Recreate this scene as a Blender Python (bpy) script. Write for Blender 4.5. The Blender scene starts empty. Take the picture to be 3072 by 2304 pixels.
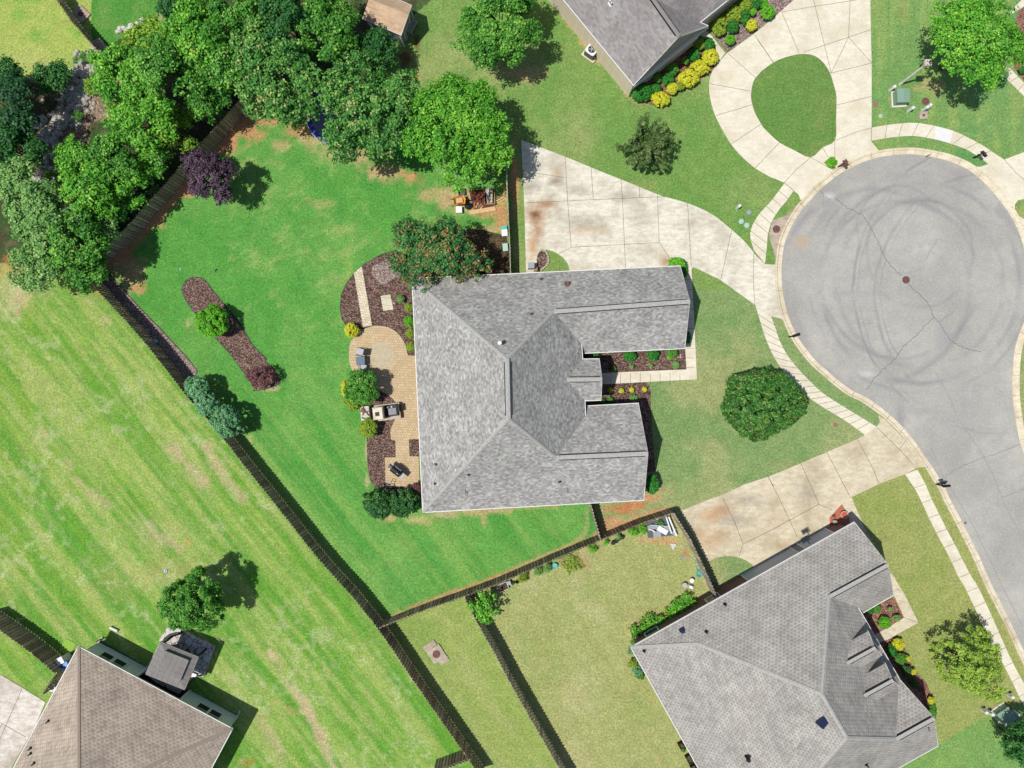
import bpy, bmesh, math, random
import numpy as np
from mathutils import Vector, Matrix
from mathutils.geometry import tessellate_polygon

# ---------------------------------------------------------------- scale, camera, sky, sun
S = 0.026                      # metres on the ground per photograph pixel (3072 wide)
CX, CY = 1536.0, 1152.0
H = 2048 * S                   # flying height
scene = bpy.context.scene
C = scene.collection
cam = bpy.data.cameras.new('camera'); cam.lens = 24; cam.sensor_width = 36
cam.clip_end = 3000; cam.clip_start = 0.5
camo = bpy.data.objects.new('camera', cam); C.objects.link(camo)
camo.location = (0, 0, H); camo.rotation_euler = (0, 0, 0)
scene.camera = camo
scene.view_settings.view_transform = 'Standard'
scene.view_settings.look = 'None'
scene.view_settings.exposure = 0.28
scene.view_settings.gamma = 1
SUN = Vector((-0.43, -0.122, 1.0)).normalized()
el = math.asin(SUN.z); az = math.atan2(SUN.x, SUN.y)
w = bpy.data.worlds.new('World'); scene.world = w; w.use_nodes = True
wn = w.node_tree
sky = wn.nodes.new('ShaderNodeTexSky'); sky.sky_type = 'NISHITA'; sky.sun_disc = False
sky.sun_elevation = el; sky.sun_rotation = az
bg = wn.nodes['Background']; bg.inputs[1].default_value = 0.10
wn.links.new(sky.outputs[0], bg.inputs[0])
sun = bpy.data.lights.new('sun', 'SUN'); sun.energy = 4.6; sun.angle = math.radians(0.6)
sun.color = (1.0, 0.975, 0.93)
suno = bpy.data.objects.new('sun', sun); C.objects.link(suno)
suno.rotation_euler = SUN.to_track_quat('Z', 'Y').to_euler(); suno.location = SUN * 80
try:
    scene.cycles.max_bounces = 6; scene.cycles.diffuse_bounces = 3; scene.cycles.transparent_max_bounces = 4
except Exception: pass

ALB = 0.60
def L(r, g, b, f=1.0):
    def q(c):
        c /= 255.0
        return (c / 12.92 if c <= 0.04045 else ((c + 0.055) / 1.055) ** 2.4) * ALB * f
    return (q(r), q(g), q(b))

# ---------------------------------------------------------------- coordinates
def t(ox, oy, *v):             # crop of the photo enlarged 2.765 times -> photo pixels
    return [(ox + v[i] / 2.765, oy + v[i + 1] / 2.765) for i in range(0, len(v), 2)]
def o(*v):                     # overview (2212 wide) -> photo pixels
    return [(v[i] * 1.38879, v[i + 1] * 1.38879) for i in range(0, len(v), 2)]
def G(px, py, z=0.0):          # surveyed point: where the sight line meets height z (metres)
    k = 1 - z / H
    return Vector(((px - CX) * S * k, (CY - py) * S * k, z))
def G2(p, z=0.0): return G(p[0], p[1], z)
def GZ(px, py, zp): return G(px, py, zp * S)   # height in the same small units

# ---------------------------------------------------------------- node helper
class NT:
    def __init__(s, name, rough=0.85, spec=0.3, bump=None):
        s.m = bpy.data.materials.new(name); s.m.use_nodes = True
        s.t = s.m.node_tree; s.b = s.t.nodes['Principled BSDF']
        s.b.inputs['Roughness'].default_value = rough
        s.b.inputs['Specular IOR Level'].default_value = spec
    def n(s, ty, **kw):
        nd = s.t.nodes.new(ty)
        for k, v in kw.items(): setattr(nd, k, v)
        return nd
    def put(s, sock, v):
        if isinstance(v, bpy.types.NodeSocket): s.t.links.new(v, sock)
        elif isinstance(v, (tuple, list)) and len(v) == 3 and sock.type == 'RGBA': sock.default_value = (*v, 1)
        else: sock.default_value = v
    def math(s, op, a, b=0.0, c=None, clamp=False):
        nd = s.n('ShaderNodeMath', operation=op, use_clamp=clamp)
        s.put(nd.inputs[0], a); s.put(nd.inputs[1], b)
        if c is not None: s.put(nd.inputs[2], c)
        return nd.outputs[0]
    def pos(s):
        return s.n('ShaderNodeNewGeometry').outputs['Position']
    def obj(s): return s.n('ShaderNodeTexCoord').outputs['Object']
    def uv(s): return s.n('ShaderNodeTexCoord').outputs['UV']
    def map(s, v, loc=(0, 0, 0), rot=0.0, sc=(1, 1, 1)):
        nd = s.n('ShaderNodeMapping'); s.put(nd.inputs[0], v)
        nd.inputs[1].default_value = loc; nd.inputs[2].default_value = (0, 0, rot); nd.inputs[3].default_value = sc
        return nd.outputs[0]
    def noise(s, v, scale, det=3, rough=0.55, dist=0.0):
        nd = s.n('ShaderNodeTexNoise'); s.put(nd.inputs['Vector'], v)
        nd.inputs['Scale'].default_value = scale; nd.inputs['Detail'].default_value = det
        nd.inputs['Roughness'].default_value = rough; nd.inputs['Distortion'].default_value = dist
        return nd.outputs[0]
    def vor(s, v, scale, feature='F1', out='Distance'):
        nd = s.n('ShaderNodeTexVoronoi', feature=feature); s.put(nd.inputs['Vector'], v)
        nd.inputs['Scale'].default_value = scale
        return nd.outputs[out]
    def ramp(s, f, *stops, interp='LINEAR'):
        nd = s.n('ShaderNodeValToRGB'); s.put(nd.inputs[0], f); cr = nd.color_ramp; cr.interpolation = interp
        while len(cr.elements) < len(stops): cr.elements.new(0.5)
        for e, (p, c) in zip(cr.elements, stops):
            e.position = p; e.color = (*c, 1) if len(c) == 3 else c
        return nd.outputs[0]
    def rng(s, f, a, b, lo=0.0, hi=1.0):
        nd = s.n('ShaderNodeMapRange'); s.put(nd.inputs[0], f)
        for i, v in enumerate((a, b, lo, hi)): nd.inputs[i + 1].default_value = v
        return nd.outputs[0]
    def mix(s, f, a, b, mode='MIX'):
        nd = s.n('ShaderNodeMix', data_type='RGBA', blend_type=mode)
        s.put(nd.inputs[0], f); s.put(nd.inputs[6], a); s.put(nd.inputs[7], b)
        return nd.outputs[2]
    def bump(s, h, strength=0.3, dist=0.02):
        nd = s.n('ShaderNodeBump'); s.put(nd.inputs['Height'], h)
        nd.inputs['Strength'].default_value = strength; nd.inputs['Distance'].default_value = dist
        s.t.links.new(nd.outputs[0], s.b.inputs['Normal'])
    def base(s, c): s.put(s.b.inputs['Base Color'], c); return s.m
    def blob(s, p, x, y, rx, ry, rot=0.0, soft=0.5, nz=None, amp=0.5):
        v = s.map(p, (0, 0, 0))
        sub = s.n('ShaderNodeVectorMath', operation='SUBTRACT'); s.put(sub.inputs[0], v); sub.inputs[1].default_value = (x, y, 0)
        m = s.map(sub.outputs[0], (0, 0, 0), rot, (1 / rx, 1 / ry, 0))
        ln = s.n('ShaderNodeVectorMath', operation='LENGTH'); s.put(ln.inputs[0], m)
        d = ln.outputs['Value']
        if nz is not None: d = s.math('ADD', d, s.math('MULTIPLY', s.math('SUBTRACT', nz, 0.5), amp * 2))
        return s.rng(d, 1.0, 1.0 - soft)

MATS = {}
def flat(name, col, rough=0.6, spec=0.4, metal=0.0, var=0.12):
    if name in MATS: return MATS[name]
    a = NT(name, rough, spec); a.b.inputs['Metallic'].default_value = metal
    nz = a.noise(a.pos(), 9.0, 4)
    c0 = tuple(x * (1 - var) for x in col); c1 = tuple(min(1, x * (1 + var)) for x in col)
    MATS[name] = a.base(a.ramp(nz, (0.3, c0), (0.7, c1))); return MATS[name]

# lawn
a = NT('grass', 0.95, 0.1)
at = a.n('ShaderNodeAttribute', attribute_name='gcol')
p = a.pos()
f1 = a.rng(a.noise(p, 5.5, 5, 0.8), 0.28, 0.72, 0.58, 1.42)
f2 = a.rng(a.noise(p, 1.3, 4, 0.65), 0.3, 0.7, 0.88, 1.12)
f3 = a.rng(a.noise(a.map(p, (3, 9, 0), 0.0, (1, 1, 1)), 9.0, 3, 0.75), 0.3, 0.7, 0.66, 1.34)
f = a.math('MULTIPLY', a.math('MULTIPLY', f1, f2), f3)
cc = a.n('ShaderNodeVectorMath', operation='SCALE'); a.put(cc.inputs[0], at.outputs['Color']); a.put(cc.inputs['Scale'], f)
fl = a.rng(a.noise(a.map(p, (20, 5, 0)), 9.0, 3, 0.7), 0.60, 0.74, 0.0, 0.30)
a.bump(a.noise(p, 11.0, 4, 0.7), 0.45, 0.05)
M_GRASS = a.base(a.mix(a.math('MULTIPLY', fl, .6), cc.outputs[0], L(196, 200, 140)))

def concrete(name, base, dark, stains=(), warm=None, rot=0.0):
    a = NT(name, 0.9, 0.2); p = a.pos()
    n1 = a.noise(p, 0.45, 6, 0.62); n2 = a.noise(a.map(p, (0, 0, 0), rot, (1.0, 2.4, 1)), 1.4, 6, 0.72); n3 = a.noise(p, 12.0, 4, 0.7)
    c = a.ramp(n1, (0.30, dark), (0.52, base), (0.75, tuple(x * 1.06 for x in base)))
    c = a.mix(a.rng(n2, 0.42, 0.62, 0, 0.6), c, dark); c = a.mix(a.rng(a.noise(a.map(p, (5, 1, 0), rot, (1.3, 2.6, 1)), 5.0, 5, .8), .52, .7, 0, .45), c, dark)
    if warm: c = a.mix(a.rng(a.noise(a.map(p, (7, 3, 0)), 0.8, 5, 0.7), 0.5, 0.72, 0, 0.6), c, warm)
    for (x, y, rx, ry, rt, col, amt) in stains:
        g = G(x, y); nz = a.noise(a.map(p, (x * .01, 0, 0)), 1.6, 5, 0.7)
        m = a.blob(p, g.x, g.y, rx, ry, rt, 0.9, nz, 0.6)
        c = a.mix(a.math('MULTIPLY', m, amt), c, col)
    c = a.mix(1.0, c, a.ramp(n3, (0.2, (0.82,) * 3), (0.8, (1.12,) * 3)), 'MULTIPLY')
    a.bump(n3, 0.25, 0.01)
    return a.base(c)

BR = L(176, 130, 88); BRD = L(120, 84, 56); GR = L(150, 142, 128); OR = L(205, 160, 110)
M_DRIVE = concrete('driveway_concrete', L(234, 228, 208, 1.1), L(196, 186, 164, 1.0), [
    (1605, 640, 1.6, 1.1, 0.3, BR, .85), (1612, 690, .8, 1.8, 0, BR, .8), (1598, 740, .5, 1.6, 0, OR, .8), (1607, 645, .6, .4, 0, BRD, .8),
    (1640, 612, 1.3, .4, .2, BR, .8), (1740, 670, 2.2, 1.0, 0, GR, .5), (1760, 690, 2.5, .5, 0, OR, .35), (1925, 655, 1.4, 1.2, 0, GR, .4),
    (1590, 560, 1.2, .8, 0, GR, .6), (1665, 545, .8, .5, 0, BRD, .55), (1730, 570, 1.6, .6, .3, GR, .5), (1672, 515, .5, .4, 0, OR, .5), (1997, 782, .7, .8, 0, BR, .8),
    (1870, 590, 1.2, .8, 0, GR, .4)], rot=0.1)
M_DRIVE2 = concrete('weathered_driveway_concrete', L(228, 216, 188, 1.05), L(188, 172, 140, 1.0), [
    (2140, 1545, 1.5, .9, .5, OR, .7), (2170, 1530, 1.2, .8, .2, BR, .55), (2120, 1620, 1.8, 1.2, 0, OR, .5), (2200, 1560, 2.0, .8, .5, GR, .55),
    (2240, 1500, 2.0, .7, .5, GR, .5), (2420, 1480, 1.8, 1.1, .5, GR, .4), (2330, 1560, 1.6, 1.0, .5, BR, .3), (2380, 1640, 1.6, .7, .5, BR, .35),
    (2160, 1600, .9, .7, 0, BR, .45)], warm=L(214, 194, 160), rot=-0.5)
M_PALE = concrete('pale_concrete', L(236, 228, 206, 1.08), L(218, 207, 180, 1.04), warm=L(218, 204, 172, 1.04))
M_DRIVE3 = concrete('mottled_driveway_concrete', L(232, 224, 212, 1.1), L(186, 172, 156), warm=L(176, 152, 130))
M_OLD = concrete('stained_grey_concrete', L(205, 190, 170), L(150, 138, 120), warm=L(188, 158, 128))
M_CURB = concrete('curb_concrete', L(234, 222, 194, 1.1), L(212, 196, 164), warm=L(196, 166, 126))
M_WHITEC = concrete('new_white_concrete', L(244, 243, 240), L(235, 233, 228))
M_JOINT = flat('joint_filler', L(120, 112, 96), 0.95, .1)
M_TAR = flat('crack_dark', L(106, 106, 100), 0.9, .1, var=.3)

# asphalt with turning marks
a = NT('asphalt', 0.9, 0.25); p = a.pos()
n1 = a.noise(p, 0.22, 5, 0.6); n2 = a.noise(p, 1.2, 6, 0.7); n3 = a.noise(p, 9.0, 5, 0.9)
c = a.ramp(n1, (0.3, L(166, 163, 153)), (0.7, L(197, 192, 180)))
c = a.mix(a.rng(n2, 0.42, 0.66, 0, .55), c, L(164, 163, 160)); c = a.mix(a.rng(a.noise(p, 5.0, 5, .8), .5, .7, 0, .4), c, L(214, 212, 206))
def ring(px, py, rpx, wpx, col, amt, arc=None):
    global c
    g = G(px, py)
    sub = a.n('ShaderNodeVectorMath', operation='SUBTRACT'); a.put(sub.inputs[0], p); sub.inputs[1].default_value = (g.x, g.y, 0)
    wob = a.noise(a.map(p, (rpx * .01, 0, 0)), .35, 2)
    ln = a.n('ShaderNodeVectorMath', operation='LENGTH'); a.put(ln.inputs[0], sub.outputs[0])
    d = a.math('ABSOLUTE', a.math('SUBTRACT', a.math('ADD', ln.outputs['Value'], a.math('MULTIPLY', wob, .5)), rpx * S + .25))
    m = a.rng(d, wpx * S, 0.0)
    brk = a.rng(a.noise(a.map(p, (rpx * .1, 4, 0)), .2, 4), .42, .6)
    c = a.mix(a.math('MULTIPLY', a.math('MULTIPLY', m, brk), amt), c, col)
DK = L(140, 140, 140)
for (x, y, r, wd, am) in [(3000, 860, 440, 7, .7), (3000, 860, 425, 4, .4), (2990, 880, 365, 8, .7), (2990, 880, 348, 4, .5), (2760, 850, 300, 12, .6), (2760, 850, 330, 8, .45), (2760, 850, 250, 14, .4),
                          (2700, 840, 235, 10, .5), (2620, 860, 290, 14, .5), (2740, 880, 355, 16, .35), (2760, 760, 160, 9, .5), (2700, 690, 130, 6, .4)]:
    ring(x, y, r, wd, DK, am)
ring(2720, 850, 364, 26, L(158, 150, 150), .6)
for (x, y, rx, ry, rt, col, am) in [(2405, 725, .9, .7, 0, L(196, 170, 140), .8), (2600, 1122, .8, .35, 0, L(208, 208, 208), .7), (2490, 588, .6, .4, 0, L(214, 214, 212), .7),
                                    (2700, 1250, .5, 1.5, .6, DK, .5), (2830, 1010, .8, 1.2, .5, L(165, 165, 165), .6)]:
    g = G(x, y); c = a.mix(a.math('MULTIPLY', a.blob(p, g.x, g.y, rx, ry, rt, .8, a.noise(p, 2.0, 4), .5), am), c, col)
# the long paving seams running down the street
sm = a.map(p, (0, 0, 0), math.radians(62), (1, 1, 1))
st = a.noise(a.map(p, (0, 0, 0), math.radians(-27), (1.1, .06, 1)), .7, 3, .6)
c = a.mix(1.0, c, a.ramp(n3, (0.3, (.74,) * 3), (0.7, (1.2,) * 3)), 'MULTIPLY')
a.bump(n3, .3, .01)
M_ASPH = a.base(c)

def mulch(name, c0, c1, c2):
    a = NT(name, 0.95, 0.1); p = a.pos()
    v = a.vor(a.map(p, (0, 0, 0), .4, (1, 1.7, 1)), 13.0, out='Color')
    n = a.noise(p, 19.0, 4, .8); big = a.noise(p, .9, 4, .6)
    sep = a.n('ShaderNodeSeparateColor'); a.put(sep.inputs[0], v)
    c = a.ramp(sep.outputs[0], (0.0, c0), (0.55, c1), (0.86, c2))
    c = a.mix(1.0, c, a.ramp(n, (.3, (.55,) * 3), (.7, (1.4,) * 3)), 'MULTIPLY')
    c = a.mix(1.0, c, a.ramp(big, (.3, (.8,) * 3), (.7, (1.2,) * 3)), 'MULTIPLY')
    a.bump(n, .9, .05)
    return a.base(c)
M_MULCH = mulch('bark_mulch', L(66, 48, 42), L(104, 78, 68), L(168, 142, 128))
M_MULCHG = mulch('faded_bark_mulch', L(100, 82, 76), L(150, 126, 118), L(200, 182, 170))
M_MULCHR = mulch('red_mulch', L(96, 60, 50), L(146, 98, 84), L(190, 146, 128))
M_GRAV = mulch('creek_gravel', L(110, 88, 70), L(158, 132, 108), L(196, 176, 152))
M_SOIL = mulch('bare_clay_soil', L(170, 110, 78), L(206, 150, 108), L(222, 178, 138))
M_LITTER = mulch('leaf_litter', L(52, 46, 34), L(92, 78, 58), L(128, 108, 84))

def pavers(name, c1, c2, mortar, rot, bw=.2, bh=.2, amt=0.6):
    a = NT(name, .9, .2); p = a.pos()
    br = a.n('ShaderNodeTexBrick'); a.put(br.inputs['Vector'], a.map(p, (0, 0, 0), rot))
    br.inputs['Scale'].default_value = 1.0; br.inputs['Brick Width'].default_value = bw; br.inputs['Row Height'].default_value = bh
    br.inputs['Mortar Size'].default_value = .014; br.inputs['Mortar Smooth'].default_value = .3
    a.put(br.inputs['Color1'], c1); a.put(br.inputs['Color2'], c2); a.put(br.inputs['Mortar'], mortar)
    c = a.mix(a.rng(a.noise(p, .8, 5, .7), .4, .7, 0, amt), br.outputs[0], tuple(x * .78 for x in c2))
    c = a.mix(1.0, c, a.ramp(a.noise(p, 14, 3, .7), (.3, (.85,) * 3), (.7, (1.12,) * 3)), 'MULTIPLY')
    a.bump(br.outputs[1], -.4, .01)
    return a.base(c)
M_PAVER = pavers('tan_pavers', L(228, 204, 164), L(210, 184, 142), L(164, 138, 106), 0.05)
M_PAVER2 = pavers('pale_path_pavers', L(238, 226, 198, 1.1), L(222, 206, 174), L(160, 142, 110), 0.17)
M_FLAG = pavers('flat_flagstones', L(226, 222, 200, 1.1), L(212, 200, 170), L(160, 144, 112), 0.17, .55, .55)

# shingles: uv in metres, u along the courses, v up the slope
def shingle(name, cs, tab=.33, row=.145, streak=0.45, nsc=2.6, dots=0.0, dotc=None, big=1.0):
    a = NT(name, .92, .15); uv = a.uv()
    sx = a.n('ShaderNodeSeparateXYZ'); a.put(sx.inputs[0], uv)
    r = a.math('FLOOR', a.math('DIVIDE', sx.outputs[1], row))
    wr = a.n('ShaderNodeTexWhiteNoise', noise_dimensions='1D'); a.put(wr.inputs['W'], r)
    u = a.math('ADD', a.math('DIVIDE', sx.outputs[0], tab), a.math('MULTIPLY', wr.outputs[0], 7.0) if dots == 0 else a.math('MULTIPLY', a.math('MODULO', r, 2.0), .5))
    cb = a.n('ShaderNodeCombineXYZ'); a.put(cb.inputs[0], a.math('FLOOR', u)); a.put(cb.inputs[1], r)
    wn_ = a.n('ShaderNodeTexWhiteNoise', noise_dimensions='2D'); a.put(wn_.inputs['Vector'], cb.outputs[0])
    val = a.math('ADD', a.math('MULTIPLY', wn_.outputs[0], 1 - streak), a.math('MULTIPLY', a.rng(a.noise(a.map(uv, (0, 0, 0), 0, (1, 1.35, 1)), nsc, 4, .75), .3, .7), streak))
    n = len(cs)
    c = a.ramp(val, *[(0.12 + .72 * i / (n - 1), k) for i, k in enumerate(cs)])
    fr = a.math('FRACT', a.math('DIVIDE', sx.outputs[1], row))
    c = a.mix(a.rng(fr, .16, .02, 0, .42), c, tuple(x * .45 for x in cs[0]))
    if dots:
        fu = a.math('FRACT', u)
        m = a.math('MULTIPLY', a.rng(a.math('ABSOLUTE', a.math('SUBTRACT', fu, .5)), .27, .2), a.rng(fr, .62, .5))
        c = a.mix(a.math('MULTIPLY', m, a.rng(wn_.outputs[0], 0, 1, dots * .6, dots)), c, dotc)
    c = a.mix(1.0, c, a.ramp(a.noise(uv, .55 * big, 5, .65), (.3, (.8,) * 3), (.7, (1.15,) * 3)), 'MULTIPLY')
    a.bump(fr, -.35, .02)
    return a.base(c)
M_ROOF = shingle('grey_mottled_shingles', [L(138, 136, 132), L(162, 159, 154), L(180, 177, 171), L(206, 203, 196)], tab=.2, row=.13, streak=.5, nsc=3.6)
M_ROOFSE = shingle('grey_dotted_shingles', [L(160, 154, 146), L(178, 172, 164), L(192, 187, 178)], tab=.30, row=.2, dots=.6, dotc=L(122, 117, 112))
M_ROOFSW = shingle('tan_shingles', [L(172, 156, 140, 1.05), L(190, 174, 157, 1.05), L(198, 182, 165, 1.05)], tab=.36, row=.19, dots=.5, dotc=L(126, 110, 100), streak=.2)
M_ROOFN = shingle('taupe_shingles', [L(142, 136, 134), L(158, 151, 148), L(172, 165, 160)], tab=.26)
M_ROOFSHED = shingle('tan_shed_shingles', [L(198, 166, 134), L(214, 182, 150), L(222, 194, 162)], tab=.5, row=.14)
M_CAP = flat('ridge_cap_shingle', L(180, 177, 170), .92, .1, var=.2)
M_CAPT = flat('tan_ridge_cap', L(168, 152, 138), .92, .1)
M_CAPN = flat('taupe_ridge_cap', L(150, 143, 138), .92, .1)

def brickw(name, c1, c2, m):
    a = NT(name, .9, .15); p = a.pos()
    sx = a.n('ShaderNodeSeparateXYZ'); a.put(sx.inputs[0], p)
    cb = a.n('ShaderNodeCombineXYZ'); a.put(cb.inputs[0], a.math('ADD', sx.outputs[0], sx.outputs[1])); a.put(cb.inputs[1], sx.outputs[2])
    br = a.n('ShaderNodeTexBrick'); a.put(br.inputs['Vector'], cb.outputs[0]); br.inputs['Scale'].default_value = 1
    br.inputs['Brick Width'].default_value = .21; br.inputs['Row Height'].default_value = .075; br.inputs['Mortar Size'].default_value = .01
    a.put(br.inputs['Color1'], c1); a.put(br.inputs['Color2'], c2); a.put(br.inputs['Mortar'], m)
    return a.base(br.outputs[0])
M_BRICK = brickw('red_brick', L(150, 92, 76), L(122, 72, 60), L(170, 156, 142))
M_BRICKT = brickw('tan_brick', L(236, 216, 184, 1.2), L(220, 196, 160, 1.2), L(232, 224, 208, 1.2))
M_BRICKG = brickw('grey_green_brick', L(222, 230, 220, 1.15), L(200, 212, 202, 1.15), L(234, 238, 230, 1.15))
M_SIDE = flat('grey_siding', L(150, 150, 146), .8)
M_TRIM = flat('white_trim', L(238, 236, 230), .5, .4, var=.04)
M_WHITE = flat('white_plastic', L(240, 240, 238), .45, .4, var=.04)
M_GLASS = flat('dark_glass', L(40, 52, 56), .12, .6)
M_BLACK = flat('black_metal', L(26, 26, 29), .6, .3)
M_DGREY = flat('dark_grey_metal', L(88, 92, 98), .45, .5)
M_GREY = flat('grey_metal', L(160, 164, 168), .5, .5)
M_SLATE = flat('slate_cushion', L(110, 124, 142), .8)
M_STONE = flat('cut_stone', L(196, 186, 168), .9, .1, var=.25)
M_STONED = flat('grey_rock', L(190, 184, 172), .9, .1, var=.4)
M_STONEW = flat('pale_rock', L(214, 208, 196), .9, .1, var=.25)
M_RUST = flat('rusty_iron', L(120, 82, 74), .8, .2, var=.3)
M_TERRA = flat('terracotta', L(192, 112, 84), .8, .2)
M_BLUE = flat('blue_plastic', L(70, 130, 205), .4, .5)
M_CYAN = flat('teal_plastic', L(90, 190, 185), .4, .5)
M_GREENM = flat('green_enamel', L(142, 172, 150), .5, .4, var=.08)
M_PALEG = flat('pale_green_plastic', L(178, 206, 190), .5, .4)
M_ORANGE = flat('orange_plastic', L(236, 160, 70), .5, .4)
M_RED = flat('red_plastic', L(205, 92, 66), .5, .4)
M_WOODN = flat('new_lumber', L(222, 186, 136), .85, .15, var=.18)
M_WOODO = flat('old_lumber', L(160, 128, 102), .9, .1, var=.25)
M_DECK = flat('dark_red_decking', L(116, 66, 52), .85, .1)
M_SOLAR = flat('blue_black_glass', L(36, 44, 72), .15, .7)
M_GARAGE = flat('garage_door_panel', L(186, 192, 204), .5, .4, var=.03)
M_BALL = flat('blue_glass_ball', L(120, 190, 225), .1, .9)
M_BAG = flat('black_plastic_bag', L(30, 32, 34), .3, .6)
M_TRAMP = flat('trampoline_mat', L(120, 130, 150), .7)
M_TRAMPB = flat('trampoline_pad_blue', L(44, 66, 170), .5)
M_LIME = flat('lime_turf_mat', L(150, 190, 80), .9, .1)
M_SIGN = flat('lamp_glass', L(222, 206, 196), .5)
M_VALVE = flat('valve_iron', L(158, 118, 108), .8, .1)
M_POLE = flat('lamp_pole', L(226, 218, 206, 1.2), .6)

# weathered fence
a = NT('weathered_fence_wood', .9, .12); p = a.pos()
ri = a.n('ShaderNodeNewGeometry').outputs['Random Per Island']
c = a.ramp(ri, (0, L(150, 130, 112)), (.5, L(190, 168, 144)), (1, L(226, 204, 176)))
c = a.mix(a.rng(a.noise(a.map(p, (0, 0, 0), 0, (1, 1, .15)), 9, 4, .7), .4, .7, 0, .6), c, L(118, 102, 90))
M_FENCE = a.base(c)
a = NT('grey_fence_wood', .9, .12)
ri = a.n('ShaderNodeNewGeometry').outputs['Random Per Island']
M_FENCEL = a.base(a.ramp(ri, (0, L(176, 160, 142)), (.5, L(206, 190, 168)), (1, L(232, 218, 194))))

def leafmat(name, c0, c1, c2, tr=0.3, tip=None, tipamt=.93):
    c0, c1, c2 = [tuple(min(.9, x * 1.42) for x in q) for q in (c0, c1, c2)]
    a = NT(name, .55, .28)
    at = a.n('ShaderNodeAttribute', attribute_name='lv')
    sep = a.n('ShaderNodeSeparateColor'); a.put(sep.inputs[0], at.outputs['Color'])
    c = a.ramp(sep.outputs[0], (0.0, c0), (0.5, c1), (1.0, c2))
    if tip: c = a.mix(a.rng(sep.outputs[1], tipamt - .06, tipamt), c, tip)
    a.put(a.b.inputs['Base Color'], c)
    tl = a.n('ShaderNodeBsdfTranslucent'); a.put(tl.inputs[0], c)
    mx = a.n('ShaderNodeMixShader'); mx.inputs[0].default_value = tr
    a.t.links.new(a.b.outputs[0], mx.inputs[1]); a.t.links.new(tl.outputs[0], mx.inputs[2])
    a.t.links.new(mx.outputs[0], a.t.nodes['Material Output'].inputs[0])
    return a.m
LF = {
 'mid': leafmat('leaf_mid_green', L(48, 112, 34), L(84, 152, 50), L(156, 204, 84)),
 'bright': leafmat('leaf_bright_green', L(58, 128, 30), L(102, 176, 48), L(172, 218, 84)),
 'maple': leafmat('leaf_yellow_tipped', L(48, 108, 42), L(84, 148, 60), L(148, 192, 92), tip=L(214, 208, 130), tipamt=.9),
 'dark': leafmat('leaf_dark_green', L(34, 86, 36), L(54, 116, 48), L(98, 156, 72)),
 'deep': leafmat('leaf_deep_green', L(26, 64, 34), L(38, 88, 46), L(70, 124, 60)),
 'light': leafmat('leaf_pale_green', L(84, 138, 64), L(124, 170, 88), L(166, 202, 116)),
 'feather': leafmat('leaf_yellow_green', L(96, 138, 34), L(134, 176, 52), L(178, 208, 80)),
 'crepe': leafmat('leaf_crepe_blossom', L(36, 96, 48), L(60, 128, 62), L(106, 164, 82), tip=L(216, 160, 104), tipamt=.76),
 'purple': leafmat('leaf_purple', L(54, 38, 54), L(86, 64, 80), L(126, 102, 118), tr=.2),
 'maroon': leafmat('leaf_maroon', L(84, 52, 52), L(118, 78, 76), L(160, 116, 110), tr=.2),
 'spruce': leafmat('leaf_dark_bronze', L(46, 70, 32), L(76, 104, 48), L(132, 140, 76), tr=.15),
 'magn': leafmat('leaf_magnolia', L(28, 72, 22), L(54, 110, 36), L(120, 164, 70), tr=.12, tip=L(176, 164, 90), tipamt=.93),
 'blue': leafmat('leaf_blue_green', L(66, 118, 72), L(100, 158, 102), L(148, 192, 142), tr=.15),
 'lime': leafmat('leaf_lime', L(62, 138, 20), L(104, 186, 34), L(164, 222, 72), tr=.3),
 'yellow': leafmat('leaf_golden', L(180, 176, 26), L(216, 218, 48), L(238, 238, 100)),
 'ygreen': leafmat('leaf_chartreuse', L(96, 130, 30), L(144, 172, 48), L(196, 212, 84)),
 'holly': leafmat('leaf_holly', L(20, 66, 26), L(36, 94, 36), L(104, 146, 70), tr=.1, tip=L(190, 200, 120), tipamt=.97),
 'box': leafmat('leaf_boxwood', L(24, 88, 24), L(44, 124, 36), L(86, 162, 56), tr=.15),
 'airy': leafmat('leaf_airy_green', L(104, 146, 44), L(152, 184, 66), L(200, 216, 104)),
}
M_BARK = flat('bark', L(104, 86, 70), .95, .05, var=.3)
# ---------------------------------------------------------------- object helpers
def tag(ob, label=None, cat=None, group=None, kind=None):
    if label: ob['label'] = label
    if cat: ob['category'] = cat
    if group: ob['group'] = group
    if kind: ob['kind'] = kind
    return ob
def mk(name, V, F, mats, parent=None, origin=None, uv=None, midx=None, smooth=False):
    V = [Vector(v) for v in V]
    if origin is not None: V = [v - origin for v in V]
    elif parent is not None and parent.get('_w'): V = [v - parent.location for v in V]
    me = bpy.data.meshes.new(name); me.from_pydata(V, [], F)
    for m in (mats if isinstance(mats, (list, tuple)) else [mats]): me.materials.append(m)
    if midx: me.polygons.foreach_set('material_index', midx)
    if uv:
        l = me.uv_layers.new(name='UVMap')
        l.data.foreach_set('uv', [c for q in uv for c in q])
    if smooth: me.polygons.foreach_set('use_smooth', [True] * len(me.polygons))
    me.update()
    ob = bpy.data.objects.new(name, me); C.objects.link(ob)
    if origin is not None: ob.location = origin
    if parent is not None: ob.parent = parent
    return ob
def thing(name, label, cat, loc, rot=0.0, group=None, world=False):
    ob = bpy.data.objects.new(name, None); C.objects.link(ob); ob.empty_display_size = .3
    ob.location = loc; ob.rotation_euler = (0, 0, rot)
    if world: ob['_w'] = 1
    return tag(ob, label, cat, group)
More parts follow.
